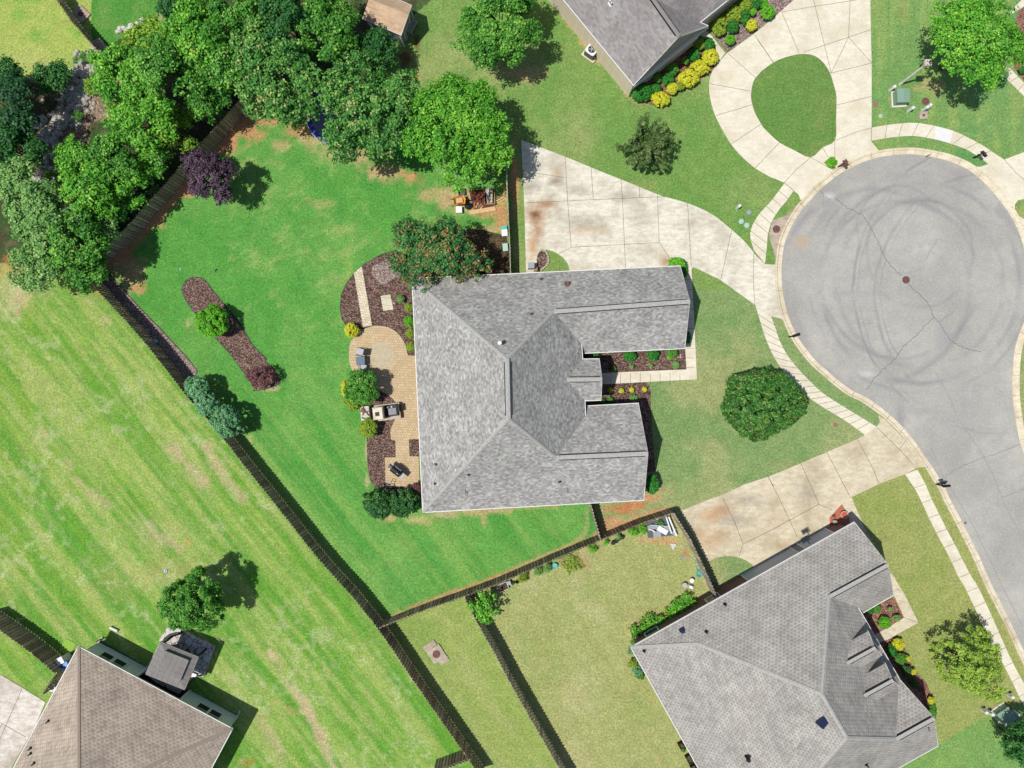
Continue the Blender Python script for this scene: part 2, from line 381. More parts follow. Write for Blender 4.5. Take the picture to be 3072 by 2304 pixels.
class MB:
    def __init__(s): s.V = []; s.F = []; s.U = []
    def add(s, V, F):
        b = len(s.V); s.V += [Vector(v) for v in V]; s.F += [tuple(b + i for i in f) for f in F]; return s
    def box(s, c, d, rz=0.0, tilt=0.0, ax='X', taper=1.0):
        R = Matrix.Rotation(rz, 3, 'Z') @ Matrix.Rotation(tilt, 3, ax)
        V = []
        for z in (-1, 1):
            k = taper if z > 0 else 1
            for x, y in ((-1, -1), (1, -1), (1, 1), (-1, 1)):
                V.append(Vector(c) + R @ Vector((x * d[0] / 2 * k, y * d[1] / 2 * k, z * d[2] / 2)))
        return s.add(V, [(3, 2, 1, 0), (4, 5, 6, 7), (0, 1, 5, 4), (1, 2, 6, 5), (2, 3, 7, 6), (3, 0, 4, 7)])
    def cyl(s, c, r, h, n=16, r2=None, cap=True, axis='Z'):
        r2 = r if r2 is None else r2; V = []
        for z, rr in ((0, r), (h, r2)):
            for i in range(n):
                q = 2 * math.pi * i / n; a_, b_ = math.cos(q) * rr, math.sin(q) * rr
                v = {'Z': (a_, b_, z), 'X': (z, a_, b_), 'Y': (a_, z, b_)}[axis]
                V.append(Vector(c) + Vector(v))
        F = [(i, (i + 1) % n, n + (i + 1) % n, n + i) for i in range(n)]
        if cap: F += [tuple(range(n, 2 * n)), tuple(range(n - 1, -1, -1))]
        return s.add(V, F)
    def lathe(s, c, prof, n=20):
        V = []; F = []
        for r, z in prof:
            for i in range(n):
                q = 2 * math.pi * i / n; V.append(Vector(c) + Vector((math.cos(q) * r, math.sin(q) * r, z)))
        for j in range(len(prof) - 1):
            for i in range(n): F.append((j * n + i, j * n + (i + 1) % n, (j + 1) * n + (i + 1) % n, (j + 1) * n + i))
        return s.add(V, F)
    def tube(s, pts, r, n=8, r2=None):
        pts = [Vector(q) for q in pts]; V = []; F = []; m = len(pts)
        for i, q in enumerate(pts):
            d = (pts[min(i + 1, m - 1)] - pts[max(i - 1, 0)]).normalized()
            up = Vector((0, 0, 1)) if abs(d.z) < .9 else Vector((1, 0, 0))
            x = d.cross(up).normalized(); y = x.cross(d)
            rr = r if r2 is None else r + (r2 - r) * i / (m - 1)
            for j in range(n):
                a_ = 2 * math.pi * j / n; V.append(q + x * math.cos(a_) * rr + y * math.sin(a_) * rr)
        for i in range(m - 1):
            for j in range(n): F.append((i * n + j, i * n + (j + 1) % n, (i + 1) * n + (j + 1) % n, (i + 1) * n + j))
        F.append(tuple(range(n - 1, -1, -1))); F.append(tuple((m - 1) * n + j for j in range(n)))
        return s.add(V, F)
    def prism(s, pts, z0, z1):
        n = len(pts); ar = sum(pts[i][0] * pts[(i + 1) % n][1] - pts[(i + 1) % n][0] * pts[i][1] for i in range(n))
        if ar < 0: pts = pts[::-1]
        V = [(q[0], q[1], z0) for q in pts] + [(q[0], q[1], z1) for q in pts]
        F = [(i, (i + 1) % n, n + (i + 1) % n, n + i) for i in range(n)]
        tr = tessellate_polygon([[Vector((q[0], q[1], 0)) for q in pts]])
        for f in tr:
            a_, b_, c_ = [Vector(pts[i][:2]) for i in f]
            if (b_ - a_).cross(c_ - a_) < 0: f = f[::-1]
            F.append(tuple(n + i for i in f)); F.append(tuple(f[::-1]))
        return s.add(V, F)
    def build(s, name, m, parent=None, **k): return mk(name, s.V, s.F, m, parent, **k)

def smooth(pts, n=5, closed=False):
    P_ = [Vector((q[0], q[1], 0)) for q in pts]; out = []; N = len(P_)
    rngi = range(N if closed else N - 1)
    for i in rngi:
        if closed: a_, b_, c_, d_ = P_[(i - 1) % N], P_[i], P_[(i + 1) % N], P_[(i + 2) % N]
        else: a_, b_, c_, d_ = P_[max(i - 1, 0)], P_[i], P_[i + 1], P_[min(i + 2, N - 1)]
        for j in range(n):
            u = j / n
            out.append(.5 * ((2 * b_) + (c_ - a_) * u + (2 * a_ - 5 * b_ + 4 * c_ - d_) * u * u + (3 * b_ - a_ - 3 * c_ + d_) * u ** 3))
    if not closed: out.append(P_[-1])
    return [(v.x, v.y) for v in out]
def offs(pts, d):              # offset an open polyline sideways (world units)
    P_ = [Vector((q[0], q[1])) for q in pts]; out = []
    for i, q in enumerate(P_):
        e = (P_[min(i + 1, len(P_) - 1)] - P_[max(i - 1, 0)]).normalized()
        out.append((q.x - e.y * d, q.y + e.x * d))
    return out
def resamp(pts, n):
    P_ = [Vector((q[0], q[1])) for q in pts]; Ls = [0]
    for i in range(len(P_) - 1): Ls.append(Ls[-1] + (P_[i + 1] - P_[i]).length)
    out = []; j = 0
    for k in range(n):
        d = Ls[-1] * k / (n - 1)
        while j < len(P_) - 2 and Ls[j + 1] < d: j += 1
        u = (d - Ls[j]) / max(1e-6, Ls[j + 1] - Ls[j]); q = P_[j].lerp(P_[j + 1], u); out.append((q.x, q.y))
    return out
W = lambda pts: [(G(q[0], q[1]).x, G(q[0], q[1]).y) for q in pts]

def ribbonV(pts, wd, z, jit=0.0, rs=None):
    l = offs(pts, wd / 2); r = offs(pts, -wd / 2); V = []; F = []
    for i in range(len(pts)): V += [(l[i][0], l[i][1], z), (r[i][0], r[i][1], z)]
    for i in range(len(pts) - 1): F.append((2 * i, 2 * i + 1, 2 * i + 3, 2 * i + 2))
    return V, F
def slab(name, pts, z, m, holes=(), joints=(), jw=.03, jm=None, kind='structure', world=False, **k):
    """flat sheet with sides; pts in photo pixels on the ground"""
    loops = [pts] + list(holes)
    if not world: loops = [W(q) for q in loops]
    V = []; F = []; mi = []
    lv = [[Vector((q[0], q[1], 0)) for q in lp] for lp in loops]
    allp = [q for lp in loops for q in lp]
    for f in tessellate_polygon(lv):
        a_, b_, c_ = [Vector(allp[i]) for i in f]
        F.append(tuple(f) if (b_ - a_).cross(c_ - a_) > 0 else tuple(f[::-1])); mi.append(0)
    V += [(q[0], q[1], z) for q in allp]; nb = len(V); V += [(q[0], q[1], -.02) for q in allp]; b = 0
    for lp in loops:
        n = len(lp)
        for i in range(n): F.append((b + i, b + (i + 1) % n, nb + b + (i + 1) % n, nb + b + i)); mi.append(0)
        b += n
    for j in joints:
        jv, jf = ribbonV(W(j), jw, z + .004); b = len(V); V += jv; F += [tuple(b + i for i in f) for f in jf]; mi += [1] * len(jf)
    ob = mk(name, V, F, [m, jm or M_JOINT], midx=mi)
    return tag(ob, kind=kind, **k)

# ---------------------------------------------------------------- ground
def hsh(i, j, s):
    v = np.sin(i * 127.1 + j * 311.7 + s * 74.7) * 43758.5453
    return v - np.floor(v)
def vno(x, y, s):
    xi = np.floor(x); yi = np.floor(y); fx = x - xi; fy = y - yi
    fx = fx * fx * (3 - 2 * fx); fy = fy * fy * (3 - 2 * fy)
    return (hsh(xi, yi, s) * (1 - fx) + hsh(xi + 1, yi, s) * fx) * (1 - fy) + (hsh(xi, yi + 1, s) * (1 - fx) + hsh(xi + 1, yi + 1, s) * fx) * fy
def fbm(x, y, sc, oc=4, s=0):
    v = 0; a_ = 1; t_ = 0
    for k in range(oc): v = v + a_ * vno(x / sc * 2 ** k + 13.7 * k, y / sc * 2 ** k, s + k); t_ += a_; a_ *= .55
    return v / t_
def inpoly(X, Y, pts):
    r = np.zeros(X.shape, bool); n = len(pts)
    for i in range(n):
        x0, y0 = pts[i]; x1, y1 = pts[(i + 1) % n]
        if y0 == y1: continue
        c_ = ((y0 > Y) != (y1 > Y)) & (X < (x1 - x0) * (Y - y0) / (y1 - y0) + x0); r ^= c_
    return r
def dseg(X, Y, pts):
    d = np.full(X.shape, 1e9)
    for i in range(len(pts) - 1):
        x0, y0 = pts[i]; x1, y1 = pts[i + 1]; dx, dy = x1 - x0, y1 - y0; l2 = dx * dx + dy * dy + 1e-9
        u = np.clip(((X - x0) * dx + (Y - y0) * dy) / l2, 0, 1)
        d = np.minimum(d, np.hypot(X - x0 - u * dx, Y - y0 - u * dy))
    return d
def sst(x, a_, b_):
    u = np.clip((x - a_) / (b_ - a_), 0, 1); return u * u * (3 - 2 * u)

F2T = t(0, 570, 690, 690, 745, 735, 860, 890, 1020, 1060, 1150, 1210, 1290, 1370, 1400, 1520, 1490, 1650) + t(0, 1140, 1560, 150, 1700, 300, 1830, 460, 1950, 610, 2080, 780) + \
      t(760, 1140, 90, 920, 200, 1050, 300, 1180, 400, 1310, 500, 1440, 590, 1540, 680, 1650) + t(760, 1704, 730, 120, 830, 250, 930, 380, 1040, 500, 1130, 640, 1240, 800, 1340, 960, 1420, 1070, 1560, 1270, 1690, 1450, 1790, 1600, 1900, 1760)
F3A = t(760, 1704, 1048, 500, 1200, 440, 1400, 360, 1600, 290, 1745, 240)
F3B = t(760, 1704, 1750, 238, 1870, 197, 2020, 137, 2212, 57) + t(1520, 1140, 200, 1570, 440, 1470, 640, 1388, 780, 1333, 1000, 1238, 1200, 1162, 1372, 1110)
FH = 70.0                       # fence height in the small units
def base_of(pts, zp=FH):
    k = 1 - zp / 2048.0
    return [(CX + (x - CX) * k, CY + (y - CY) * k) for x, y in pts]
F2B = base_of(F2T); F3BB = base_of(F3A) + base_of(F3B)[1:]
F1B = [(775, 296), (738, 336), (683, 405), (622, 463), (568, 530), (510, 597), (474, 633), (427, 689), (383, 735), (348, 762), (292, 806)]
F6T = t(760, 1704, 1752, 250, 1885, 510, 2060, 808) + t(1520, 1704, 0, 905, 200, 1255, 430, 1655, 560, 1875)

xs = np.concatenate([-np.geomspace(42.2, 420, 26)[::-1], np.arange(-42, 42.01, .125), np.geomspace(42.2, 420, 26)])
ys = np.concatenate([-np.geomspace(32.2, 400, 26)[::-1], np.arange(-32, 32.01, .125), np.geomspace(32.2, 400, 26)])
XX, YY = np.meshgrid(xs, ys); nx, ny = len(xs), len(ys)
PX = XX / S + CX; PY = CY - YY / S
def lin(r, g, b): return np.array(L(r, g, b))
col = np.zeros(XX.shape + (3,))
def setz(mask, c): col[mask] = c
def mixz(m, c):
    global col
    m = np.clip(m, 0, 1)[..., None]; col = col * (1 - m) + np.asarray(c) * m
n_big = fbm(XX, YY, 5.0, 5, 1); n_mid = fbm(XX, YY, 1.6, 4, 9); n_sm = fbm(XX, YY, .5, 3, 21)
wob = (n_mid - .5) * 26
def warp(ang, l, wdt, s):      # streaky noise along a direction (photo pixel angle, y down)
    ca, sa = math.cos(ang), math.sin(ang)
    u = (PX * ca + PY * sa) * S; v = (-PX * sa + PY * ca) * S
    return fbm(u / l, v / wdt, 1.0, 4, s)
# default: north lawn
col[:] = lin(130, 158, 84)
mixz(sst(n_big, .48, .66) * .7, lin(158, 168, 104)); mixz(sst(n_mid, .5, .7) * .4, lin(96, 150, 66))
AX = PX; AY = PY
# zones
yard = [(300, 835), (347, 740), (738, 310), (1110, 200), (1530, 440), (1545, 820), (1780, 1400), (1780, 1510), (1806, 1612)] + F3BB[::-1][6:] + F2B[::-1][7:]
field = [(-9e3, 780), (120, 790), (285, 820)] + F2B + [(F2B[-1][0] + 3000, 9000), (-9e3, 9e3)]
z_field = inpoly(AX, AY, field)
z_strip = inpoly(AX, AY, [F2B[14]] + base_of(F3A) + base_of(F6T) + [(2500, 9000)] + F2B[::-1][:13]) & ~z_field
backs = base_of(F6T)
z_back = inpoly(AX, AY, [(1395, 1768)] + base_of(F3B) + t(1520, 1140, 1520, 1330, 1660, 1600) + t(1520, 1704, 1720, 230) + [(2000, 1900), (2200, 2300), (2300, 9000), (2500, 9000)] + backs[::-1])
z_yard = inpoly(AX, AY, yard) & ~z_field & ~z_back & ~z_strip
z_front = (AX > 1750) & (AY > 870) & ~z_back
z_frontL = z_front & (AY > 1390) & (AX > 2500)
setz(z_front, lin(134, 158, 98)); 
m = z_front * 1.0
mixz(m * sst(n_big, .46, .62) * .8, lin(162, 168, 112)); mixz(m * sst(n_mid, .5, .68) * .35, lin(108, 150, 84))
m = sst(AX, 1750, 1800) * (AY > 240) * (AY < 760) * (AX < 2360) * (~z_yard)
mixz(m * .3, lin(98, 148, 66))
m = z_frontL * 1.0
mixz(m * .75, lin(160, 164, 92)); mixz(m * sst(n_mid, .5, .7) * .4, lin(142, 160, 80))
# verge and right lawns
m = ((AX > 2600) & (AY < 520)) * 1.0
mixz(m * .7, lin(120, 160, 92)); mixz(m * sst(warp(math.pi / 2, 6, .7, 44), .48, .62) * .5, lin(154, 172, 96))
mixz(m * sst(n_big, .52, .64) * .6, lin(84, 148, 84))
# loop island
m = ((np.hypot((AX - 2380) / 150, (AY - 310) / 190)) < 1) * 1.0
mixz(m * .8, lin(100, 140, 66)); mixz(m * sst(n_mid, .46, .7) * .6, lin(132, 150, 84))
# lush yard
setz(z_yard, lin(90, 156, 66))
m = z_yard * 1.0
mixz(m * sst(n_big, .42, .68) * .5, lin(122, 170, 84)); mixz(m * sst(n_mid, .45, .75) * .35, lin(68, 146, 62))
tr = warp(-.5, 1.3, .55, 61) * .5 + fbm(XX, YY, .7, 4, 66) * .25 + n_big * .3
up = sst(1200 - AY, -100, 500) * .75 + .2
mixz(m * sst(tr, .56, .74) * up * .62, lin(160, 178, 104))
mixz(m * sst(dseg(PX, PY, F2B) - wob, 70, 20) * .45 * (AY > 1150), lin(120, 168, 78))
for k, off in enumerate((45, 72, 88, 120, 150)):
    mixz(m * (AY > 1150) * sst(np.abs(dseg(PX, PY, F2B) - off + wob * .2), 4.5, 0) * (.45, .35, .3, .25, .2)[k], lin(156, 176, 96))
# field
setz(z_field, lin(124, 162, 60)); m = z_field * 1.0
fa = math.atan2(.78, .62)
st = warp(fa, 5, .9, 31); st2 = warp(fa, 2.4, .6, 77)
mixz(m * sst(st, .44, .66) * .6, lin(156, 178, 90)); mixz(m * sst(st2, .54, .7) * .45, lin(184, 188, 128))
mixz(m * sst(-warp(fa, 7, .6, 53), -.44, -.34) * .6, lin(86, 152, 50)); mixz(m * sst(n_big, .58, .74) * .4, lin(178, 178, 108))
mixz(m * sst(AY + AX * .5, 1500, 2300) * .2, lin(96, 162, 62))
# strip and neighbour's back garden
setz(z_strip, lin(152, 168, 90)); m = z_strip * 1.0
mixz(m * sst(warp(fa, 5, .7, 5), .48, .64) * .5, lin(172, 176, 112)); mixz(m * sst(n_big, .5, .7) * .4, lin(120, 158, 72))
setz(z_back, lin(168, 172, 108)); m = z_back * 1.0
mixz(m * sst(n_big, .5, .66) * .5, lin(190, 184, 134)); mixz(m * sst(n_mid, .5, .72) * .5, lin(144, 162, 90))
mixz(m * sst(warp(1.0, 4, .6, 90), .52, .66) * .35, lin(160, 156, 92))
# bright corner lower right
m = inpoly(PX + wob * .2, PY, t(2272, 1704, 1000, 1760, 1500, 1470, 1700, 1345, 1860, 1250, 2050, 1200, 2230, 1090, 9000, 1000, 9000, 9000, 1000, 9000)) * 1.0
mixz(m, lin(122, 160, 86)); mixz(m * sst(n_mid, .45, .7) * .5, lin(142, 174, 92))
# top left lawns
m = inpoly(PX, PY, [(-9e3, -9e3), (180, -9e3), (275, 140), (300, 165), (210, 245), (140, 260), (-9e3, 240)]) * 1.0
mixz(m, lin(166, 182, 92)); mixz(m * sst(n_mid, .5, .7) * .6, lin(120, 172, 72)); mixz(m * sst(n_big, .5, .65) * .4, lin(190, 190, 118))
m = inpoly(PX, PY, [(180, -9e3), (275, 140), (330, 150), (560, 60), (700, -9e3)]) * 1.0
mixz(m, lin(84, 146, 60)); mixz(m * sst(n_mid, .5, .7) * .5, lin(122, 160, 80))
# wooded creek floor
wood = [(-9e3, 210), (210, 232), (330, 130), (560, 60), (700, -400), (1500, -300), (1180, 150), (1150, 210), (1000, 330), (800, 270)] + F1B + [(180, 800), (-9e3, 800)]
m = inpoly(PX + wob, PY + wob, wood) * 1.0
mixz(m, lin(78, 74, 52)); mixz(m * sst(n_mid, .4, .62) * .75, lin(58, 92, 44)); mixz(m * sst(n_sm, .55, .7) * .5, lin(128, 110, 88))
# clay and dry patches: (overview x, y, rx, ry, colour, amount)
CLAY = lin(212, 150, 110); TAN = lin(204, 172, 126); RED = lin(206, 122, 82); PINK = lin(206, 178, 144)
for (x, y, rx, ry, cl, am) in [
    (285, 578, 26, 34, TAN, .95), (262, 548, 26, 22, CLAY, .9), (300, 625, 14, 12, CLAY, .7), (255, 580, 16, 30, TAN, .9),
    (345, 470, 14, 26, CLAY, .9), (400, 412, 22, 16, CLAY, .9), (440, 360, 20, 16, CLAY, .8), (490, 310, 26, 22, CLAY, .85), (530, 275, 42, 30, CLAY, .95), (575, 262, 30, 16, CLAY, .9), (640, 282, 34, 18, CLAY, .85), (700, 302, 60, 16, TAN, .8),
    (745, 330, 60, 20, TAN, .75), (830, 372, 60, 26, TAN, .95), (890, 380, 36, 20, CLAY, .9), (950, 420, 60, 18, TAN, .7), (1010, 440, 60, 30, TAN, .8), (1045, 452, 30, 22, CLAY, .8), (1050, 500, 40, 16, TAN, .7), (610, 315, 30, 14, TAN, .6),
    (1085, 470, 14, 60, CLAY, .8), (1112, 385, 9, 70, CLAY, .9), (1112, 540, 8, 40, TAN, .5),
    (20, 575, 34, 30, RED, .8), (40, 620, 60, 40, PINK, .8), (190, 650, 14, 10, PINK, .9), (232, 690, 14, 10, PINK, .85), (15, 665, 30, 34, PINK, .7), (210, 630, 40, 16, CLAY, .6), (270, 650, 14, 40, PINK, .6),
    (405, 1170, 6, 8, RED, .9), (380, 1240, 60, 40, TAN, .55), (250, 1255, 70, 50, TAN, .35), (335, 1150, 60, 30, PINK, .35), (530, 1645, 20, 14, RED, .9),
    (845, 1118, 26, 12, TAN, .95), (900, 1124, 36, 10, TAN, .95), (960, 1112, 40, 9, PINK, .9), (1020, 1106, 40, 10, TAN, .95), (1080, 1101, 36, 8, TAN, .9), (1045, 1122, 6, 14, TAN, .9), (1140, 1094, 60, 6, TAN, .6), (1250, 1080, 26, 9, TAN, .6),
    (1340, 1100, 34, 14, RED, .75), (1320, 1128, 26, 14, CLAY, .7), (1370, 1092, 26, 8, RED, .8), (1395, 1076, 30, 7, CLAY, .8), (1415, 1062, 20, 6, CLAY, .5),
    (1380, 215, 30, 14, TAN, .4),
    (1130, 160, 60, 16, TAN, .6), (1080, 120, 40, 14, TAN, .6), (1060, 90, 24, 22, TAN, .4),
    (900, 92, 10, 26, lin(120, 84, 60), .9), (878, 125, 18, 30, lin(110, 82, 58), .9), (895, 165, 14, 22, CLAY, .6),
    (430, 20, 34, 18, RED, .6), (395, 40, 40, 22, TAN, .6), (470, 60, 30, 22, CLAY, .5), (316, 120, 14, 14, CLAY, .9), (300, 135, 26, 12, CLAY, .8), (255, 190, 18, 20, TAN, .7), (395, 60, 10, 10, TAN, .5),
    (1235, 1212, 34, 20, lin(150, 128, 78), .7), (1430, 1168, 40, 8, CLAY, .7), (1480, 1195, 10, 16, RED, .5), (1700, 1010, 30, 20, TAN, .15),
    (1262, 1180, 10, 40, TAN, .5), (540, 950, 8, 10, TAN, .8), (520, 935, 8, 10, CLAY, .7), (585, 838, 18, 6, PINK, .9), (800, 900, 8, 8, PINK, .7), (795, 975, 6, 30, PINK, .85), (793, 1040, 6, 14, PINK, .8), (405, 700, 5, 10, PINK, .5), (420, 610, 6, 8, PINK, .6),
    (775, 790, 4, 20, PINK, .4), (755, 600, 10, 60, lin(150, 176, 90), .5), (690, 440, 40, 14, TAN, .3), (1400, 400, 30, 12, TAN, .15), (1950, 20, 10, 60, lin(158, 160, 90), .4),
    (2030, 185, 18, 20, TAN, .5), (2000, 175, 14, 10, TAN, .5), (1935, 215, 20, 8, TAN, .6), (1990, 190, 26, 6, TAN, .5), (2090, 250, 16, 10, RED, .0), (2170, 120, 10, 60, RED, .0),
    (1405, 822, 14, 4, RED, .7), (1430, 818, 20, 3, RED, .5), (1420, 1640, 8, 16, TAN, .3), (1790, 1545, 10, 8, TAN, .3)]:
    X0, Y0, RX, RY = x * 1.38879, y * 1.38879, rx * 1.38879, ry * 1.38879
    d = np.hypot((PX - X0) / RX, (PY - Y0) / RY) + (n_mid - .5) * 1.3 + (n_sm - .5) * 1.1
    mixz(sst(d, 1.3, .35) * am, np.asarray(cl) * (0.9 + .2 * n_sm[..., None]))
# mowing bands
dF = dseg(PX, PY, F2B); bn = .5 + .5 * np.sin(dF / 27.0 + (n_big - .5) * 3); bn = sst(bn, .25, .75)
mixz(z_field * bn * .38 * (AX > 100), lin(84, 154, 48)); mixz(z_field * (1 - bn) * .26, lin(156, 184, 92))
s9 = warp(fa, 9, .42, 141); mixz(z_field * sst(s9, .5, .62) * .5, lin(176, 184, 108)); mixz(z_field * sst(-warp(fa, 10, .5, 151), -.46, -.38) * .45, lin(88, 150, 50))
by = .5 + .5 * np.sin(dF / 19.0 + (n_mid - .5) * 1.2); fy = z_yard * (.35 + .65 * sst(AY, 1000, 1500))
mixz(fy * sst(by, .3, .7) * .3, lin(126, 176, 88)); mixz(z_yard * sst(warp(fa, 8, .4, 171), .5, .62) * sst(AY, 1050, 1400) * .35, lin(150, 178, 92)); mixz(fy * (1 - sst(by, .3, .7)) * .14, lin(64, 140, 58))
bs = .5 + .5 * np.sin((PX * .87 - PY * .49) / 21.0 + (n_mid - .5)); mixz(z_strip * bs * .2, lin(130, 160, 80)); mixz(z_back * bs * .12, lin(150, 160, 94))
bl = .5 + .5 * np.sin((PX * .42 + PY * .9) / 20.0 + (n_mid - .5)); mixz((~z_yard & ~z_field & ~z_back & ~z_strip & (AX > 1250) & (AX < 2400) & (AY < 800)) * bl * .2, lin(104, 150, 70))
# dry streaks that run with the mowing, and the clay strip beside the north house
for (pl, wd_, cl_, am_) in [(t(760, 1704, 150, 700, 230, 880, 330, 1010, 450, 1170, 560, 1380, 620, 1550, 700, 1750), 16, PINK, .7), (t(0, 1140, 1430, 560, 1500, 660, 1620, 780, 1700, 860), 26, PINK, .6), (t(0, 1140, 1700, 540, 1800, 700, 1900, 880, 1990, 960), 20, PINK, .5),
                       (t(760, 1704, 200, 1100, 330, 1190), 8, CLAY, .4), (t(0, 1140, 340, 430, 520, 600, 640, 830, 900, 1060), 10, PINK, .4), (t(760, 1704, 50, 1250, 150, 1400, 230, 1560), 18, PINK, .45), (t(0, 1140, 1180, 1120, 1300, 1260, 1500, 1400), 12, PINK, .4),
                       (t(1520, 0, 395, -60, 470, 100, 620, 310, 860, 560, 1010, 750), 16, TAN, .8), (t(1520, 0, 385, -60, 460, 90, 600, 290), 9, RED, .7), (t(1520, 0, 760, 440, 870, 560, 1000, 740), 14, CLAY, .7), (t(1520, 0, 600, 300, 700, 350), 10, RED, .6)]:
    mixz(sst(dseg(PX, PY, pl) + (n_mid - .5) * 40 + (n_sm - .5) * 26, wd_ * 1.2, wd_ * .2) * am_, cl_)
# worn soil lines under the fences
fence_edge = sst(dseg(PX, PY, F3BB) + wob * .4, 16, 4) * .8
mixz(fence_edge * (n_sm > .3), lin(196, 150, 110))
mixz(sst(np.abs(dseg(PX, PY, F2B) + wob * .25), 14, 3) * .6, lin(176, 172, 112))
mixz(sst(dseg(PX, PY, base_of(F6T)) + wob * .3, 10, 2) * .5, lin(190, 180, 130))
mixz(sst(dseg(PX, PY, F1B) + wob * .5, 34, 10) * .8, CLAY)
# back yard mower ring near the side fence
rg = t(1520, 1140, 660, 1090, 672, 1180, 655, 1250, 580, 1330, 480, 1400, 330, 1460, 100, 1540)
mixz(sst(dseg(PX, PY, smooth(rg, 4)) + wob * .15, 10, 2) * .6, lin(170, 168, 112))
mixz(sst(dseg(PX, PY, [(a_ + 14, b_ + 10) for a_, b_ in smooth(rg, 4)]) + wob * .1, 12, 4) * .6, lin(52, 140, 60))
mixz(z_field * sst(n_sm, .5, .75) * sst(fbm(XX, YY, 3., 3, 99), .45, .65) * .4, lin(196, 200, 150))

idx = np.arange(nx * ny).reshape(ny, nx)
Fq = np.stack([idx[:-1, :-1], idx[:-1, 1:], idx[1:, 1:], idx[1:, :-1]], -1).reshape(-1, 4)
def npmesh(name, V, Fq, m, attrs=None, smooth_=False):
    me = bpy.data.meshes.new(name); nv, nf = len(V), len(Fq)
    me.vertices.add(nv); me.vertices.foreach_set('co', np.ascontiguousarray(V, np.float32).ravel())
    k = Fq.shape[1]
    me.loops.add(nf * k); me.loops.foreach_set('vertex_index', Fq.astype(np.int32).ravel())
    me.polygons.add(nf); me.polygons.foreach_set('loop_start', np.arange(0, nf * k, k, dtype=np.int32))
    me.update(calc_edges=True)
    if attrs:
        for an, arr in attrs.items():
            at = me.attributes.new(an, 'FLOAT_COLOR', 'POINT')
            at.data.foreach_set('color', np.ascontiguousarray(np.concatenate([arr, np.ones((nv, 1))], 1), np.float32).ravel())
    me.materials.append(m)
    return me
zg = (n_mid - .5) * .012
V = np.stack([XX, YY, zg - .008], -1).reshape(-1, 3)
ground = bpy.data.objects.new('ground', npmesh('ground', V, Fq, M_GRASS, {'gcol': col.reshape(-1, 3)})); C.objects.link(ground)
tag(ground, kind='structure')
del V, Fq, idx

# ---------------------------------------------------------------- road
EDGE = t(2272, 570, 2240, 640, 2212, 500, 2180, 380, 2120, 250, 2050, 140) + t(2272, 0, 1925, 1560, 1800, 1445, 1700, 1382, 1560, 1328, 1420, 1298, 1330, 1284, 1230, 1280, 1100, 1290, 980, 1312, 860, 1352, 700, 1432, 620, 1490, 520, 1572) + \
       t(2272, 570, 440, 85, 370, 160, 300, 270, 250, 370, 220, 470, 203, 600, 200, 690, 205, 800, 225, 930, 255, 1040, 290, 1130, 330, 1210, 390, 1300, 480, 1410, 580, 1500, 680, 1585) + \
       t(2272, 1140, 780, 83, 880, 130, 1000, 210, 1100, 290, 1190, 375, 1290, 490, 1380, 620, 1450, 720, 1500, 800, 1560, 900, 1600, 990, 1680, 1140, 1740, 1260, 1830, 1440, 1925, 1659) + t(2272, 1704, 2000, 250, 2110, 470, 2212, 690, 2400, 1080, 3200, 2700)
REDGE = t(2272, 570, 2242, 650, 2258, 800, 2245, 950, 2212, 1090, 2165, 1210, 2130, 1350, 2118, 1500) + t(2272, 1140, 2115, 60, 2123, 200, 2145, 350, 2175, 500, 2215, 620, 2290, 780, 2420, 1000, 3900, 3700)
EDs = smooth(EDGE, 4); REs = smooth(REDGE, 4)
slab('road', EDs + REs[::-1], .006, M_ASPH)
CRK = [t(2272, 570, 520, 0, 560, 60, 610, 85), t(2272, 570, 640, 65, 690, 105, 740, 145, 810, 180, 870, 205, 900, 240, 960, 350, 1020, 470, 1060, 560, 1110, 630, 1150, 680, 1200, 702),
       t(2272, 570, 1250, 780, 1330, 860, 1360, 880, 1400, 930, 1440, 990, 1462, 1055, 1500, 1090, 1560, 1190, 1620, 1260, 1690, 1300, 1780, 1325, 1860, 1350),
       t(2272, 570, 1462, 1055, 1430, 1090, 1340, 1180, 1240, 1270, 1200, 1310, 1160, 1380, 1100, 1440, 1040, 1490, 960, 1580, 900, 1655),
       t(2272, 1140, 2175, 535, 2080, 572, 2000, 600, 1920, 630, 1830, 655, 1760, 690, 1700, 715, 1630, 755, 1570, 790, 1550, 820),
       t(2272, 570, 1500, 400, 1460, 470, 1440, 500, 1395, 575), t(2272, 570, 1505, 1088, 1560, 1060, 1620, 1010), t(2272, 1140, 2212, 905, 2120, 940, 2030, 975)]
rr = random.Random(4)
V = []; F = []
for k, cr in enumerate(CRK):
    q = resamp(cr, max(4, len(cr) * 5)); q = [(x + rr.uniform(-2.5, 2.5), y + rr.uniform(-2.5, 2.5)) for x, y in q]
    v, f = ribbonV(W(q), .035 if k in (1, 2, 3) else .022, .0105); b = len(V); V += v; F += [tuple(b + i for i in g) for g in f]
tag(mk('road_cracks', V, F, M_TAR), kind='structure')
M_SEAM = flat('paving_seam_line', L(160, 158, 150), .9, .1); V = []; F = []
for cr in (t(2272, 1140, 1480, -60, 1600, 160, 1680, 340, 1830, 560, 1950, 780, 2060, 1050, 2212, 1330, 2500, 1900), t(2272, 1140, 1440, 560, 1560, 830, 1760, 1150, 1960, 1560, 2200, 2050)):
    v, f = ribbonV(W(resamp(smooth(cr, 4), 60)), .05, .0085); b = len(V); V += v; F += [tuple(b + i for i in g) for g in f]
tag(mk('road_seams', V, F, M_SEAM), kind='structure')

